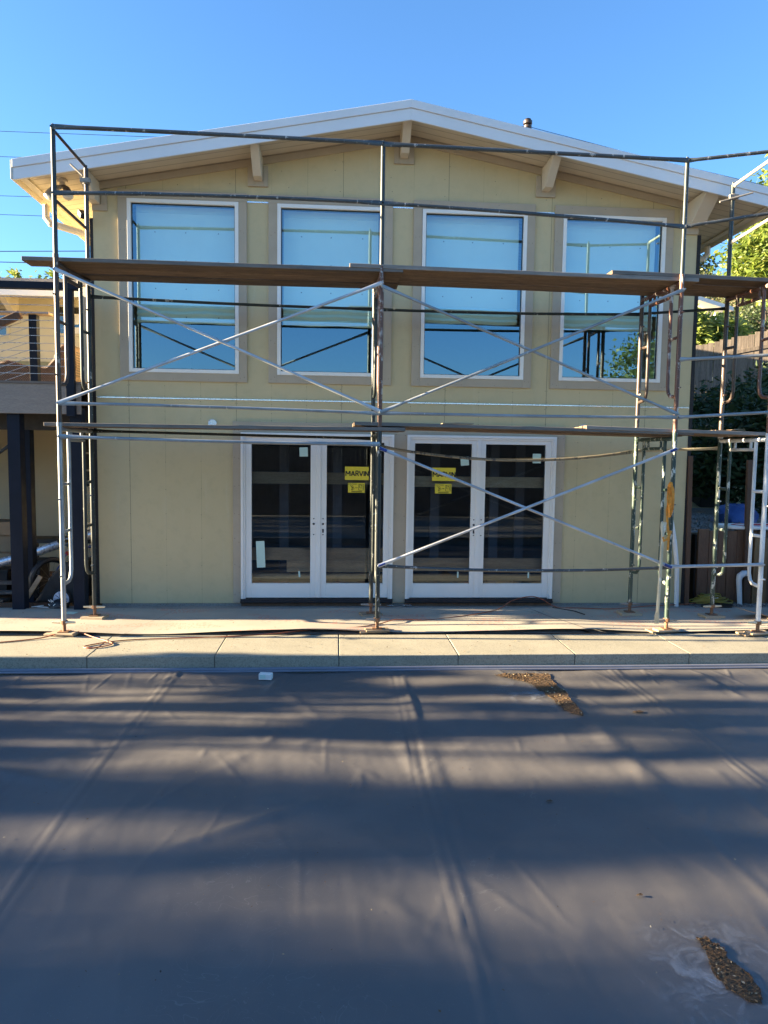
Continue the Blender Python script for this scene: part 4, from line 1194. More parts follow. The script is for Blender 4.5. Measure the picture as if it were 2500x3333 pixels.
for x in (-5.0, -3.2):
    q = MB(); q.prism([(YW - .001, 3.85), (YW - .5, 4.08), (YW - .5, 4.159), (YW - .001, 4.159)], x, x + .09, 'x'); q.build('rafter_tail', M['cream'], wing)
m = MB(); m.lathe([(.04, 0), (.04, .12), (.07, .13), (.07, .2), (.0, .2)], (-4.75, 3.2, 4.29), 10); m.build('roof_vent', M['labelwhite'], rfw)

# wicker armchair on the deck
ch = empty('wicker_armchair', (-3.7, .8, 2.58), 'brown wicker armchair with pale cushions on the raised deck', 'armchair')
side = [(-4.13, 2.585), (-4.15, 2.78), (-4.12, 2.86), (-4.03, 2.88), (-3.85, 2.83), (-3.68, 2.79), (-3.55, 2.82), (-3.46, 2.92), (-3.38, 3.08), (-3.31, 3.12), (-3.25, 3.05), (-3.24, 2.85), (-3.3, 2.585)]
m = MB(); m.prism(side, .58, .64); m.prism(side, 1.22, 1.28); m.build_each('side_panel', M['wicker'], ch)
m = MB(); m.prism([(-3.40, 3.1), (-3.30, 3.14), (-3.24, 3.05), (-3.25, 2.6), (-3.32, 2.6), (-3.34, 2.9)], .64, 1.22); m.prism([(-4.13, 2.6), (-4.13, 2.76), (-4.08, 2.76), (-4.08, 2.6)], .64, 1.22); m.build_each('back_panel', M['wicker'], ch)
for yy in (.61, 1.25):
    m = MB(); m.tube([(x, yy, z + .01) for x, z in side[0:13]], .032, 8); m.build('rolled_rim', M['wicker'], ch, True)
m = MB(); m.box(-4.07, -3.4, .65, 1.21, 2.7, 2.83); m.build('seat_cushion', M['cushion'], ch, bevel=.04, seg=4)
m = MB(); m.bar((-3.55, .93, 2.84), (-3.42, .93, 3.12), .4, .1, (1, 0, 0)); m.build('back_cushion', M['cushion'], ch, bevel=.04, seg=4)
def leaf_cloud(blobs, n, size, seed, clump=.35, per=16, elong=1.8, droop=0.):
    rs = np.random.RandomState(seed)
    vol = np.array([b[3] * b[4] * b[5] for b in blobs]) ** .8; vol = vol / vol.sum()
    nc = max(1, n // per)
    bi = rs.choice(len(blobs), nc, p=vol); B = np.array(blobs)[bi]
    d = rs.normal(size=(nc, 3)); d /= np.linalg.norm(d, axis=1)[:, None]
    rad = rs.uniform(.35, 1.05, (nc, 1)) ** .6
    cc = B[:, :3] + d * rad * B[:, 3:6]
    cl = np.repeat(cc, per, 0) + rs.normal(size=(nc * per, 3)) * clump * np.array([1, 1, .75])
    N_ = len(cl)
    a = rs.normal(size=(N_, 3)); a[:, 2] = a[:, 2] * .6 - droop; a /= np.linalg.norm(a, axis=1)[:, None]
    b = rs.normal(size=(N_, 3)); b -= a * (a * b).sum(1)[:, None]; b /= np.linalg.norm(b, axis=1)[:, None]
    s_ = size * rs.uniform(.6, 1.35, (N_, 1))
    L = a * s_ * elong; W_ = b * s_ * .5
    V = np.stack([cl, cl + L * .5 + W_, cl + L, cl + L * .5 - W_], 1).reshape(-1, 3)
    F = np.arange(N_ * 4).reshape(-1, 4)
    return V, F, cc
def tree(name, loc, blobs, n, size, mat, label, cat='tree', trunk=True, seed=1, tr=.12, clump=.35, per=16, elong=1.8, group=None, droop=0., topz=None):
    root = empty(name, loc, label, cat, group)
    V, F, cc = leaf_cloud(blobs, n, size, seed, clump, per, elong, droop)
    np_mesh('crown', V, F, [mat], None, root)
    if trunk:
        rs = random.Random(seed); m = MB(); x, y, z = loc
        tz = topz or (sum(b[2] for b in blobs) / len(blobs)); cx = sum(b[0] for b in blobs) / len(blobs); cy = sum(b[1] for b in blobs) / len(blobs)
        pts = []; 
        for i in range(7):
            t_ = i / 6; pts.append((x + (cx - x) * t_ + rs.uniform(-1, 1) * tr * .7 * (0 < i), y + (cy - y) * t_ + rs.uniform(-1, 1) * tr * .5 * (0 < i), z - .1 + (tz - z + .1) * t_))
        m.tube(pts, [tr * (1.25 - .85 * i / 6) for i in range(7)], 8)
        sel = rs.sample(range(len(cc)), min(len(cc), 14))
        for k in sel:
            s_ = Vector(pts[rs.choice((2, 3, 4, 5))]); e = Vector(cc[k]); mid_ = s_.lerp(e, .5) + Vector((rs.uniform(-.2, .2), rs.uniform(-.2, .2), rs.uniform(0, .3)))
            m.tube([s_, mid_, e], [tr * .45, tr * .28, tr * .1], 6)
        m.build('trunk', M['bark'], root, True)
    return root

# planter behind the chair and stored things below the deck
def box_thing(name, x0, x1, y0, y1, z0, z1, mat, label, cat, group=None, lab=None):
    r_ = empty(name, ((x0 + x1) / 2, (y0 + y1) / 2, z0), label, cat, group)
    m = MB(); m.box(x0, x1, y0, y1, z0, z1); m.build('box_body', mat, r_, bevel=.006)
    m = MB(); m.box(x0 + .02, x1 - .02, (y0 + y1) / 2 - .02, (y0 + y1) / 2 + .02, z1 + .001, z1 + .003); m.build('tape', M['cap'], r_)
    if lab:
        m = MB(); m.box(*lab); m.build('label', M['labelwhite'], r_)
for a in [(-4.9, -4.27, 1.3, 1.75, .68, .86, 'wide brown carton on top of the stack under the deck', (-4.34, -4.3, 1.292, 1.299, .72, .8)),
          (-4.85, -4.24, 1.35, 1.8, .45, .679, 'brown carton in the middle of the stack under the deck', (-4.32, -4.28, 1.342, 1.349, .5, .6)),
          (-5.0, -4.33, 1.2, 1.9, .1, .449, 'large plain carton at the bottom of the stack under the deck', None)]:
    box_thing('cardboard_box', *a[:6], M['carton'], a[6], 'box', 'cartons under the deck', a[7])
m = MB(); m.box(-4.95, -3.95, .9, 1.9, -.1, .099); tag(m.build('low_platform', M['brownwood'], bevel=.004), 'low dark wooden platform under the cartons', 'platform')
m = MB(); m.tube([(-4.5, .52, .33), (-3.9, .6, .50), (-3.5, .66, .64), (-3.0, .72, .80), (-2.87, .73, .84)], .055, 14); m.tube([(-4.52, .51, .32), (-4.5, .52, .33)], .06, 14)
tag(m.build('foil_duct', M['foil'], smooth=True), 'shiny silver foil tube lying slanted behind the dark posts', 'duct')
m = MB(); m.tube([(-3.45, 1.0, .78), (-3.44, 1.0, .78), (-2.9, 1.1, .79)], [.06, .1, .1], 16); tag(m.build('foam_roll', M['foam'], smooth=True), 'fat white foam roll behind the bicycle handlebars', 'foam roll')
m = MB(); m.box(-4.2, -2.9, .95, 1.35, .62, .67); m.box(-4.1, -4.0, 1., 1.3, -.1, .619); m.box(-3.0, -2.92, 1., 1.3, -.1, .619); tag(m.build('trestle_table', M['black']), 'dark trestle table under the foam roll', 'table')
for x0, x1, y0, z1, lb in ((-3.0, -2.88, .5, .34, 'narrow black tote at the right end of the clutter under the deck'), (-3.9, -3.68, .55, .42, 'black tote between the dark posts under the deck'), (-4.6, -4.1, .6, .3, 'wide dark tote at the far left under the deck')):
    t_ = empty('storage_tote', ((x0 + x1) / 2, y0, 0), lb, 'tote', 'dark totes under the deck')
    q = MB(); q.prism([(x0 + .02, 0), (x1 - .02, 0), (x1, z1), (x0, z1)], y0, y0 + .3); q.build('bin', M['black'], t_, bevel=.01)
    q = MB(); q.box(x0 - .012, x1 + .012, y0 - .015, y0 + .315, z1 + .001, z1 + .03); q.build('lid', M['darkfabric'], t_, bevel=.006)
# bicycle
bk = empty('bicycle', (-3.35, .3, 0), 'small dark blue bicycle with black tyres parked under the deck', 'bicycle')
A = Vector((-3.42, .22, 0)); dirb = Vector((.62, .78, 0)).normalized(); zb0 = -.0
def bpnt(s_, h): p = A + dirb * s_; return Vector((p.x, p.y, h))
def wheel(s_, nm):
    m = MB(); c = bpnt(s_, .27); pts = [c + dirb * (.245 * math.cos(a)) + Vector((0, 0, .245 * math.sin(a))) for a in np.linspace(0, 2 * math.pi, 29)]
    m.tube(pts, .034, 8); o = m.build('wheel', M['black'], bk, True)
    q = MB()
    for k in range(14):
        a = k * math.pi / 7; q.tube([c, c + dirb * (.215 * math.cos(a)) + Vector((0, 0, .215 * math.sin(a)))], .0018, 4)
    q.tube([c + dirb.cross(Vector((0, 0, 1))) * .04, c - dirb.cross(Vector((0, 0, 1))) * .04], .02, 8); q.build('spokes', M['cast'], o)
wheel(0, 'rear'); wheel(.82, 'front')
m = MB(); bb = bpnt(.36, .27); st = bpnt(.24, .62); hd = bpnt(.66, .62)
for a, b, r_ in ((bb, st, .016), (st, hd, .017), (bb, hd, .022), (bpnt(0, .27), bb, .01), (bpnt(0, .27), st, .01)): m.tube([a, b], r_, 8)
m.build('bike_frame', M['bluepaint'], bk, True)
m = MB(); m.tube([hd + Vector((0, 0, .1)), hd, bpnt(.82, .27)], .016, 8); m.build('fork', M['black'], bk, True)
m = MB(); sd_ = dirb.cross(Vector((0, 0, 1))); top = hd + Vector((0, 0, .14))
m.tube([top - sd_ * .28 - dirb * .1, top - sd_ * .18 + Vector((0, 0, .05)), top - sd_ * .06, top + sd_ * .06, top + sd_ * .18 + Vector((0, 0, .05)), top + sd_ * .28 - dirb * .1], [.016, .016, .011, .011, .016, .016], 8)
m.build('handlebar', M['black'], bk, True)
m = MB(); s0 = st + Vector((0, 0, .1)); m.tube([st, s0], .012, 8); m.tube([s0 - dirb * .12, s0 - dirb * .04, s0 + dirb * .12], [.06, .05, .02], 10, [(1, .4)] * 3); m.build('saddle', M['black'], bk, True)
m = MB(); m.lathe([(.028, -.01), (.028, .01)], (st.x - .01, st.y - .03, st.z - .05), 10, 'y'); m.build('reflector', M['red'], bk)
# covered cart with spoked wheel
ct = empty('covered_cart', (-3.1, .1, 0), 'cart under a charcoal fabric cover with a pale spoked wheel', 'cart')
m = MB(); m.prism([(-3.56, .03), (-3.5, .1), (-3.33, .38), (-3.2, .5), (-2.98, .52), (-2.95, .3), (-3.0, .04)], .0, .5); m.build('fabric_cover', M['darkfabric'], ct, bevel=.04, seg=3)
m = MB(); m.torus((-3.2, -.06, .095), .1, .012, 'y', 24, 6); wl = m.build('wheel', M['black'], ct, True)
q = MB(); q.lathe([(.09, 0), (.09, -.012), (.075, -.016), (.02, -.02), (.0, -.02)], (-3.2, -.055, .095), 24, 'y'); q.build('wheel_disc', M['paleblue'], wl)
q = MB()
for k in range(10):
    a = k * math.pi / 5; q.tube([(-3.2, -.078, .095), (-3.2 + .08 * math.cos(a), -.07, .095 + .08 * math.sin(a))], .003, 4)
q.build('wheel_spokes', M['black'], wl)
m = MB(); m.bar((-3.64, -.08, .02), (-3.43, -.06, .36), .03, .05, (1, 0, 0)); tag(m.build('lumber_offcut', M['pad'], bevel=.002), 'short pale board leaning diagonally on the cart cover', 'board')
# helmet
hm = empty('bicycle_helmet', (-3.24, -.12, .01), 'black and white bicycle helmet lying on the patio edge', 'helmet')
m = MB()
prof = []
V = []; Fq = []
for j in range(9):
    ph = j / 8 * math.pi / 2
    for i in range(20):
        a = i / 20 * 2 * math.pi; k_ = 1 + .12 * math.cos(5 * a) * (j > 1)
        V.append((-3.2 + .115 * math.cos(a) * math.cos(ph) * k_, -.14 + .085 * math.sin(a) * math.cos(ph) * k_, .015 + .09 * math.sin(ph)))
Fq = [(j * 20 + i, j * 20 + (i + 1) % 20, (j + 1) * 20 + (i + 1) % 20, (j + 1) * 20 + i) for j in range(8) for i in range(20)]
m.add(V, Fq); m.build('shell', M['black'], hm, True)
m = MB()
for k in range(9):
    a = rnd.uniform(-2.8, -.2); h = rnd.uniform(.03, .08); rr_ = math.sqrt(max(0, 1 - (h / .1) ** 2))
    c = Vector((-3.2 + .13 * math.cos(a) * rr_, -.14 + .097 * math.sin(a) * rr_, .015 + h)); m.bar(c, c + Vector((.03 * rnd.uniform(-1, 1), -.004, .02)), .012, .006)
m.build('vent_trim', M['labelwhite'], hm)
m = MB(); m.tube([(-3.3, -.18, .02), (-3.4, -.2, .03), (-3.5, -.16, .02), (-3.38, -.12, .03)], .005, 5); m.build('strap', M['labelwhite'], hm)
m = MB(); m.box(-9, -3.35, -.1, -.04, -.02, .05); tag(m.build('edging_board', M['brownwood'], bevel=.003), 'dark timber edging along the patio under the deck', 'edging board')
for i, (x, y, z, a, L, lb) in enumerate([(-4.0, .1, .14, .1, .5, 'rough grey plank end resting on the pile at the far left'), (-4.1, .15, .05, -.3, .45, 'splintered brown board at the bottom of the far left pile'), (-4.05, .3, .22, .02, .6, 'flat grey board on top of the far left pile')]):
    m = MB(); d = Vector((math.cos(a), math.sin(a), 0)) * L / 2; c = Vector((x, y, z)); m.bar(c - d, c + d, .12, .03); tag(m.build('scrap_board', M['fence'], bevel=.003), lb, 'board', 'scrap boards by the left post')
m = MB(); m.bar((-3.02, -.42, .012), (-2.9, -.44, .012), .1, .004); tag(m.build('paper_scrap', M['mint']), 'grey paper scrap on the patio by the left rear scaffold leg', 'paper')

# ================================================================== RIGHT: TERRACE, WALL, FENCE, HILL
m = MB()
xr = 4.58; kx = 0
while xr < 9:
    w_ = rnd.uniform(.12, .15); m.box(xr, xr + w_ - .006, .16 + rnd.uniform(-.004, .004), .2, -.1, .93 + rnd.uniform(-.01, .01) - .02 * (xr - 4.6)); xr += w_
rw = empty('retaining_wall', (5.4, .18, 0), 'dark brown vertical board retaining wall right of the house', 'retaining wall')
m.build('boards', M['brownwood'], rw, bevel=.002)
m = MB(); m.box(4.56, 9, .201, .3, -.1, .86); m.build('backing', M['black'], rw)
m = MB(); m.bar((5.21, .1, -.05), (5.17, .1, 1.82), .09, .045, (0, 1, 0)); tag(m.build('timber_post', M['brownwood'], bevel=.003), 'tall brown timber post standing before the board retaining wall', 'post')
m = MB(); m.box(5.28, 5.46, .09, .13, -.05, .84); tag(m.build('plywood_board', wood('tan_plywood', C(.22, .12, .05), C(.34, .2, .09), 'z'), bevel=.002), 'tan plywood board behind the rightmost scaffold leg', 'board', 'loose boards')
m = MB(); m.box(4.98, 9, -1.15, -1.0, -.1, .98); tag(m.build('low_concrete_wall', M['greyconc'], bevel=.006), 'smooth grey concrete wall at the right edge of the picture', 'wall')
# PVC drain with elbow
m = MB(); m.tube([(5.10, .05, -.02), (5.08, .05, .2), (5.07, .05, .31), (5.08, .05, .36), (5.13, .06, .39), (5.2, .08, .39)], [.028, .031, .033, .04, .04, .036], 12)
tag(m.build('drain_pipe', M['pvc'], smooth=True), 'white plastic drain pipe with an elbow in front of the board wall', 'pipe')
# paddle board with red markings on the wall top
sb = empty('paddle_board', (5.4, .3, .94), 'white board with red outline lying on top of the retaining wall', 'board')
m = MB(); prof = [(4.9, .3), (5.0, .14), (5.3, .06), (5.9, .04), (6.6, .1), (6.8, .3), (6.6, .5), (5.6, .56), (5.0, .5)]
m.prism(prof, .945, .985, 'z'); m.build('hull', M['labelwhite'], sb, bevel=.012)
m = MB(); m.tube([(5.08, .3, .988), (5.15, .16, .988), (5.5, .1, .988), (6.2, .1, .988), (6.3, .25, .988), (5.9, .42, .988), (5.2, .4, .988), (5.08, .3, .988)], .012, 6, [(1, .4)] * 8); m.tube([(5.3, .28, .988), (6.1, .22, .988)], .014, 6); m.build('red_stripe', M['red'], sb)
# blue tarp bundle
tb = MB(); V = []; Fq = []
for j in range(9):
    ph = j / 8 * math.pi / 2
    for i in range(18):
        a = i / 18 * 2 * math.pi; k_ = 1 + .13 * math.sin(3 * a + j) + rnd.uniform(-.05, .05)
        V.append((5.95 + .33 * math.cos(a) * math.cos(ph) ** .6 * k_, 1.7 + .25 * math.sin(a) * math.cos(ph) ** .6 * k_, .86 + .3 * math.sin(ph) * (1 + rnd.uniform(-.06, .06))))
Fq = [(j * 18 + i, j * 18 + (i + 1) % 18, (j + 1) * 18 + (i + 1) % 18, (j + 1) * 18 + i) for j in range(8) for i in range(18)]
tb.add(V, Fq); tag(tb.build('tarp_bundle', M['tarp'], smooth=True), 'crumpled blue tarp bundle behind the retaining wall', 'tarp')
hs = empty('garden_hose', (4.75, .0, 0), 'coiled yellow hose on the gravel beside the house corner', 'hose')
m = MB()
for k in range(7):
    pts = []; cx, cy = 4.72 + rnd.uniform(-.05, .05), .06 + rnd.uniform(-.01, .02); rx = .25 - k * .02
    for i in range(23):
        a = i / 22 * 2 * math.pi; pts.append((cx + rx * math.cos(a) * (1 + .08 * math.sin(2 * a + k)), cy + .09 * math.sin(a), .03 + k * .014 + .01 * math.sin(3 * a + k)))
    m.tube(pts, .009, 6)
m.build('coil', M['hose'], hs, True)
m = MB(); m.prism([(4.5, -.12), (4.85, -.2), (4.95, -.05), (4.6, .05)], .004, .02, 'z'); tag(m.build('rubber_mat', M['black']), 'black rubber scrap beside the yellow hose', 'mat')
def rubble(x0, x1, y0, y1, z, n, s_, seed, label, name='rubble'):
    rs = random.Random(seed); m = MB()
    for _ in range(n):
        x, y, r_ = rs.uniform(x0, x1), rs.uniform(y0, y1), s_ * rs.uniform(.4, 1.3)
        vs = [(x + r_ * rs.uniform(.6, 1) * a, y + r_ * rs.uniform(.6, 1) * b, z + r_ * rs.uniform(.3, .8) * c) for a, b, c in ((1, 0, 0), (-1, 0, 0), (0, 1, 0), (0, -1, 0), (0, 0, 1), (0, 0, -.5))]
        m.add(vs, [(0, 2, 4), (2, 1, 4), (1, 3, 4), (3, 0, 4), (2, 0, 5), (1, 2, 5), (3, 1, 5), (0, 3, 5)])
    tag(m.build(name, M['gravel']), label, 'gravel', kind='stuff')
rubble(4.4, 6.2, -.12, .14, .002, 500, .022, 3, 'grey stone rubble along the foot of the board wall')
rubble(4.6, 9, .35, 3.2, .9, 1500, .03, 4, 'grey gravel on the terrace behind the board wall')
m = MB(); m.bar((4.9, -1.0, .03), (5.35, -.95, .09), .3, .006); m.bar((4.62, -.75, .12), (5.0, -.72, .02), .22, .004)
tag(m.build('flattened_carton', M['carton']), 'torn flattened carton lying beside the rightmost scaffold leg', 'cardboard')
m = MB(); m.bar((4.68, .02, .09), (4.78, .01, .10), .05, .04); tag(m.build('white_tag', M['labelwhite']), 'small white card lying on the rubble by the board wall', 'card')

# terrain behind the retaining wall and the golden hill
def hz(x, y):
    t_ = .88 + max(0, y - 4.5) * .30 + .25 * math.sin(x * .21 + y * .13) * min(1, max(0, y - 6) / 10)
    t_ += max(0, x - 8) * .02
    if y > 85: t_ -= (y - 85) * .22
    return t_
V = []; Fq = []
gx = [4.5, 5, 6, 7, 8.5, 10, 12, 15, 18, 22, 27, 33, 40, 50, 60, 72, 86, 100, 120]; gy = [.25, 1, 2, 3, 4.5, 6, 8, 10, 12, 14, 17, 20, 24, 29, 35, 42, 50, 60, 70, 80, 85, 92, 105, 130]
for y in gy:
    for x in gx: V.append((x + (0 if x > 4.6 else 0), y, hz(x, y)))
nx = len(gx)
Fq = [(j * nx + i, j * nx + i + 1, (j + 1) * nx + i + 1, (j + 1) * nx + i) for j in range(len(gy) - 1) for i in range(nx - 1)]
b0 = len(V)
for y in gy: V.append((4.5, y, -.3))
Fq += [(j * nx, (j + 1) * nx, b0 + j + 1, b0 + j) for j in range(len(gy) - 1)]
hl = np_mesh('hillside', V, Fq, [M['grass']], None, None, True); tag(hl, kind='structure')
g = MB(); g.add([(4.5, .25, .887), (14, .25, .887), (14, 4.6, .9), (4.5, 4.6, .9)], [(0, 1, 2, 3)]); tag(g.build('terrace', M['gravel']), kind='structure')
# weathered fence climbing the bank
fn = empty('board_fence', (10, 10, 3), 'weathered grey vertical board fence running up the bank behind the dark shrubs', 'fence')
m = MB(); a_ = Vector((8.6, 10.6, 0)); dd_ = (Vector((14.6, 8.4, 0)) - a_).normalized()
for k in range(46):
    p = a_ + dd_ * (.14 * k); q_ = a_ + dd_ * (.14 * k + .134); zt = 4.70 + (p.x - 8.6) * .2 + rnd.uniform(-.035, .035)
    m.bar(((p + q_) / 2) + Vector((0, 0, zt - 2.3)), ((p + q_) / 2) + Vector((rnd.uniform(-.01, .01), 0, zt)), .134, .02, dd_.cross(Vector((0, 0, 1))))
m.build('pickets', M['fence'], fn)
m = MB(); m.bar((8.6, 10.58, 4.3), (14.5, 8.42, 5.46), .04, .09); m.build('fence_rail', M['fence'], fn)

# neighbour house on the bank
nb = empty('neighbour_house', (12, 17, 5), 'white neighbouring house with a low pitched roof seen beyond the fence', 'house')
m = MB(); m.box(9, 13.0, 16.3, 21, 4, 7.05); m.build('wall', simple('pale_siding', C(.6, .58, .5), .6, .04), nb)
m = MB(); m.prism([(8.5, 8.42), (13.75, 7.02), (13.75, 7.16), (8.5, 8.56)], 15.7, 21.5); m.build('roof', M['fascia'], nb)
m = MB(); m.box(12.0, 12.8, 16.27, 16.299, 5.7, 6.6); m.build('window', M['black'], nb)
m = MB(); m.box(13.2, 13.4, 15.9, 16.1, 4, 7.0); m.build('porch_post', M['white'], nb)

# storage cabinet and bin in the shade
cbn = empty('storage_cabinet', (7.7, 5.9, 1.3), 'blue grey storage cabinet in the shade behind the gravel', 'cabinet')
m = MB(); m.box(7.0, 8.25, 5.7, 6.4, 1.25, 2.05); m.build('cabinet_body', simple('blue_grey_panel', C(.1, .12, .15), .5), cbn, bevel=.01)
m = MB(); m.box(6.95, 8.3, 5.65, 6.45, 2.051, 2.1); m.build('cabinet_lid', simple('pale_lid', C(.3, .34, .4), .5), cbn, bevel=.01)
m = MB(); m.box(6.95, 7.55, 4.6, 5.1, .86, 1.35); tag(m.build('black_bin', M['black'], bevel=.02), 'square black plastic bin before the storage cabinet', 'bin')

# vegetation
tree('leafy_tree', (10.9, 7.6, 1.9), [(10.75, 8, 8.2, .75, .8, .6), (10.4, 8, 7.5, .75, .8, .5), (10.15, 8, 6.75, .85, .8, .5), (11.2, 8.1, 7.3, .9, .9, .8), (9.75, 7.9, 6.25, .55, .6, .3), (10.6, 8, 6.1, .8, .7, .45), (12, 8, 8.3, 1.1, 1., .9)],
     26000, .062, M['leaf_bright'], 'tall sunlit yellow green tree above the fence at the right edge', seed=11, clump=.17, elong=2.6, tr=.12, per=24)
for i, (x, y, s_, lb) in enumerate([(12.1, 12.2, .72, 'dark gnarled tree nearest the neighbouring house'), (13.5, 12.6, .85, 'dark gnarled tree second from the neighbouring house'), (15.0, 12, .95, 'dark gnarled tree at the right edge above the fence')]):
    z = hz(x, y); tree('gnarled_tree', (x, y, z), [(x - .5 * s_, y, z + 3.6 * s_, 1.1 * s_, 1., .6 * s_), (x + .6 * s_, y, z + 3.0 * s_, .9 * s_, .9, .55 * s_), (x, y, z + 2.3 * s_, 1.1 * s_, .8, .4 * s_)], 2600, .055, M['leaf_dark'], lb, seed=20 + i, clump=.15, group='dark trees beyond the fence', tr=.16)
tree('flowering_shrub', (10.4, 11.3, 3.2), [(9.9, 11.3, 5.3, .8, .6, .6), (10.8, 11.4, 5.2, .8, .6, .5), (10.3, 11.3, 4.7, 1.1, .6, .5), (9.5, 11.3, 5.6, .4, .4, .5)], 6500, .085, M['leaf_yellow'], 'bright yellow green strap leaved shrub behind the fence', 'shrub', seed=31, clump=.18, elong=3.2, tr=.05)
tree('dark_shrub', (7.3, 3.6, .9), [(6.9, 3.8, 1.9, .65, .6, .6), (7.6, 3.5, 2.2, .7, .6, .8), (8.5, 3.6, 2.5, .9, .6, .9), (7.2, 3.4, 1.5, .6, .5, .5), (8.0, 3.2, 1.5, .9, .5, .6), (6.4, 4.2, 1.7, .4, .4, .5)],
     15000, .055, M['leaf_dark'], 'big dark narrow leaved shrub in the shade before the fence', 'shrub', seed=41, clump=.18, elong=3.0, tr=.05)
tree('dark_shrub', (8.4, 6.8, 1.6), [(7.9, 6.8, 2.6, .8, .7, .6), (8.8, 6.8, 2.8, .9, .7, .7), (9.8, 6.7, 3.1, 1.0, .7, .8)], 9000, .06, M['leaf_dark'], 'shaded olive shrub between the cabinet and the fence', 'shrub', seed=42, clump=.2, elong=2.6, tr=.05)
rsh = random.Random(9)
names_h = ['round', 'low', 'spreading', 'small', 'scrubby', 'dense', 'pale', 'sparse', 'wide']
spots = [(19, 27, 1.3), (22.5, 30, 1.6), (26, 33, 1.8), (21, 36, 2.0), (27, 44, 2.2), (33, 40, 1.8), (35, 52, 2.4), (29, 56, 2.2), (42, 60, 2.6)]
for i, (x, y, s_) in enumerate(spots):
    z = hz(x, y); tree('hill_bush', (x, y, z - .1), [(x, y, z + s_ * .6, s_, s_, s_ * .7), (x + s_ * .8, y + .3, z + s_ * .4, s_ * .7, s_ * .6, s_ * .5), (x - s_ * .7, y, z + s_ * .45, s_ * .6, s_ * .6, s_ * .5)], 2200, .11, M['leaf_olive'],
         '%s olive bush %s' % (names_h[i], ['low on the golden hill right of the house', 'on the lower golden slope', 'halfway along the lower slope', 'just above the lower bushes', 'in the middle of the golden hill', 'right of the middle bushes', 'below the hill crest at right', 'below the hill crest near the eave', 'at the far right under the crest'][i]), 'bush', seed=50 + i, clump=.35, group='bushes on the golden hill', tr=.06)
tree('hill_tree', (40, 74, hz(40, 74)), [(39, 74, hz(40, 74) + 3.6, 2.2, 2, .8), (42, 74, hz(40, 74) + 2.6, 2.0, 2, .7), (40.5, 74, hz(40, 74) + 1.6, 2.6, 2, .6)], 1500, .3, M['leaf_mid'], 'flat topped tree on the hill crest under the right eave', seed=71, clump=.5, tr=.2)
# creeper and trees above the wing roof
tree('roof_creeper', (-6.5, 5.5, 4.46), [(-6.3, 5.6, 4.75, .9, .5, .26), (-5.2, 5.6, 4.8, .5, .5, .28), (-4.6, 5.6, 4.75, .35, .4, .2), (-7.6, 5.6, 4.7, .8, .5, .25)], 5000, .05, M['leaf_bright'], 'low green creeper growing over the roof of the rear wing', 'shrub', trunk=False, seed=81, clump=.12)
for x, lb in ((-6.05, 'left'), (-5.35, 'right')):
    root = empty('agave_stalk', (x, 5.6, 4.5), 'small %s rosette on a stalk above the roof creeper' % lb, 'plant', 'stalks above the wing roof')
    m = MB(); m.tube([(x, 5.6, 4.5), (x, 5.6, 5.12)], .012, 5); m.build('stalk', M['bark'], root)
    V, F, _ = leaf_cloud([(x, 5.6, 5.15, .05, .05, .04)], 60, .05, 82, .04, 8, 2.4); np_mesh('rosette', V, F, [M['leaf_bright']], None, root)
# out of frame: trees left of the pool whose crowns cast the long streaks, an added dark fence and a tree behind the camera
lbl = ['nearest', 'second', 'third', 'fourth', 'fifth', 'sixth', 'farthest', 'added shade-giving']
# (x, y band on the ground it shades, number of leaf clumps, clump half width, clump half height)
shadow_trees = [(-13, -2.15, -2.95, 8, .028, .16), (-14, -2.7, -3.6, 17, .036, .2), (-16, -3.3, -4.1, 18, .045, .25), (-31, -4.2, -4.8, 26, .16, .6), (-38, -4.95, -5.6, 12, .11, .7), (-42, -5.45, -6.1, 13, .14, .9), (-34, -6.05, -8.6, 44, .4, .6), (-30, -8.8, -12.4, 60, .5, .9)]  # last entry is added to shade the slab mirrored in the doors
for i, (x, ya, yb, nb_, br, bz) in enumerate(shadow_trees):
    rs = random.Random(320 + i); sh = -x * math.tan(R(AZ)); bl = []; tz = -x * math.tan(R(EL))
    for k in range(nb_):
        bl.append((x + rs.uniform(-1.2, 1.2), rs.uniform(yb, ya) + sh, tz + rs.uniform(-1.5, 1.5), .35, br * rs.uniform(.5, 1.3), bz * rs.uniform(.4, 1.1)))
    tree('garden_tree', (x, (ya + yb) / 2 + sh, -.2), bl, nb_ * 230, .06 if x > -20 else .075, M['leaf_mid'], '%s garden tree beyond the left side of the pool' % lbl[i], seed=90 + i, clump=.03 if x > -20 else .05, group='trees left of the pool', tr=.07)
tree('garden_tree', (9.2, -11.2, -.2), [(8.7, -11.2, 4.3, .9, .8, 1.1), (9.5, -11.2, 4.9, .9, .8, 1.1), (8.7, -11.5, 3.2, .9, .8, .9), (9.6, -11.2, 3.6, .8, .8, 1.)], 9000, .07, M['leaf_mid'], 'leafy tree on the far side of the pool, mirrored in the right window', seed=97, clump=.2, tr=.1)
M['fence_dark'] = wood('dark_fence_board', C(.035, .038, .045), C(.07, .075, .085), 'z')
rfn = empty('reflection_fence', (0, -12.8, 0), 'unseen dark board fence added behind the camera for the door glass to reflect', 'fence')  # added behind the camera, dark so the door glass mirrors it dark
m = MB(); x = -14
while x < 14: m.box(x, x + .135, -12.82 + rnd.uniform(-.004, .004), -12.8, -.1, 2.75 + rnd.uniform(-.01, .01)); x += .14
m.build('pickets', M['fence_dark'], rfn)
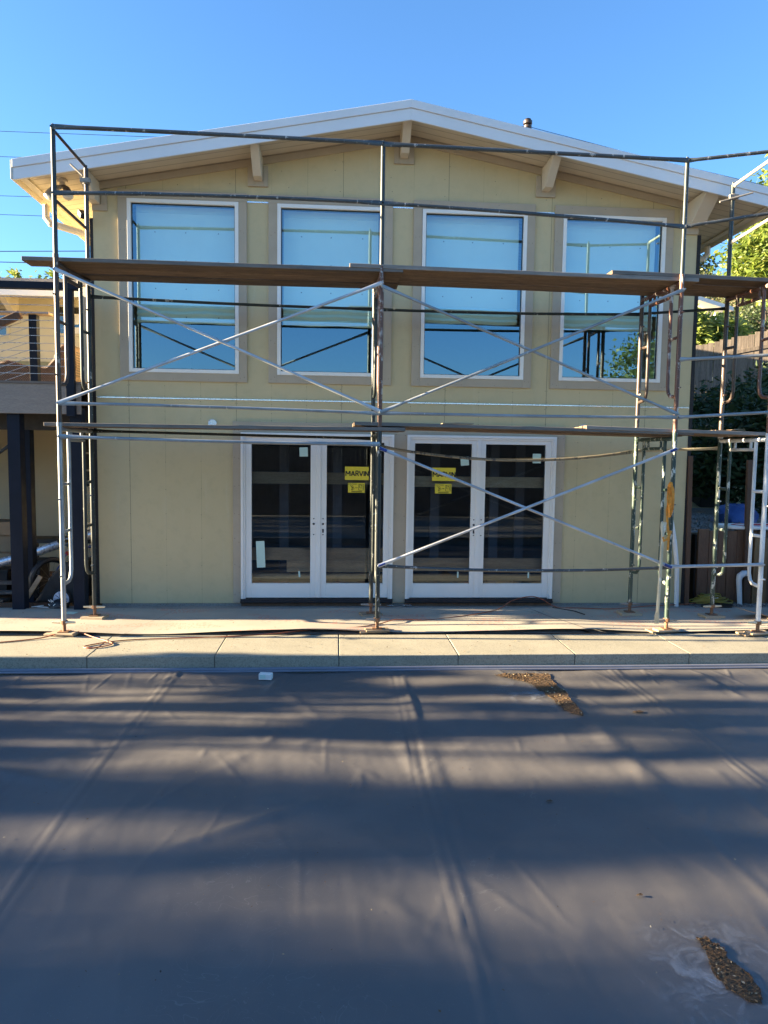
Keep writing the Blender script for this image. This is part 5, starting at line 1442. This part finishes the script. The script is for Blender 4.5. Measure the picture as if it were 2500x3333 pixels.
m = MB(); m.box(-14, 14, -12.86, -12.825, .4, .5); m.box(-14, 14, -12.86, -12.825, 2.2, 2.3); m.build_each('fence_rail', M['fence'], rfn)
sfn = empty('sun_block_fence', (-9.6, 1.3, 0), 'unseen board fence added past the raised deck to block the sun below it', 'fence')  # added out of view to keep the sun from under the deck
m = MB(); y = -.42
while y < 3.2: m.box(-9.62, -9.6, y, y + .138, -.1, 2.35); y += .14
m.build('pickets', M['fence'], sfn)
m = MB(); m.box(-9.66, -9.625, -.4, 3.2, .4, .5); m.box(-9.66, -9.625, -.4, 3.2, 1.9, 2.); m.build_each('fence_rail', M['fence'], sfn)

# power lines
wires = [(11.70, 11.74, 'highest power line left of the house, crossing behind the roof'), (10.94, 10.99, 'second power line from the top at the left'), (9.76, 9.79, 'thin power line above the pair at the left'), (9.19, 9.2, 'lower of the close pair of power lines at the left'),
         (8.07, 8.33, 'thick power line passing just below the left eave'), (7.74, 7.8, 'lowest power line above the wing roof')]
for i, (za, zb_, lb) in enumerate(wires):
    m = MB(); pts = [(-40 + 5.0 * k, 15, za + (zb_ - za) * ((-40 + 5.0 * k) + 10.5) / 2.6 * .35) for k in range(9)]
    m.tube(pts, .008 if i < 4 else .013, 4); tag(m.build('power_line', M['ink']), lb, 'power line', 'overhead power lines')
m = MB(); m.tube([(1.70, -.3, 5.42), (1.84, -.44, 5.445), (2.075, -.44, 5.465), (2.15, -.44, 5.447), (3.418, -.44, 5.189), (4.867, -.44, 4.93), (8, -.44, 4.5)], .003, 5)
tag(m.build('service_wire', M['ink']), 'thin service wire running from the roof insulator to the right', 'wire')
for i, (p, q_, lb) in enumerate([((2150, 0), 0, 'upper'), ((0, 0), 0, 'middle'), ((0, 0), 0, 'lower')]):
    z = (15.6, 14.2, 12.9)[i]; m = MB(); m.tube([(14, 30, z + .6), (20, 30, z - .3), (30, 30, z - 1.6)], .016, 4)
    tag(m.build('power_line', M['ink']), '%s dark wire in the sky gap under the right eave' % lb, 'power line', 'wires under the right eave')
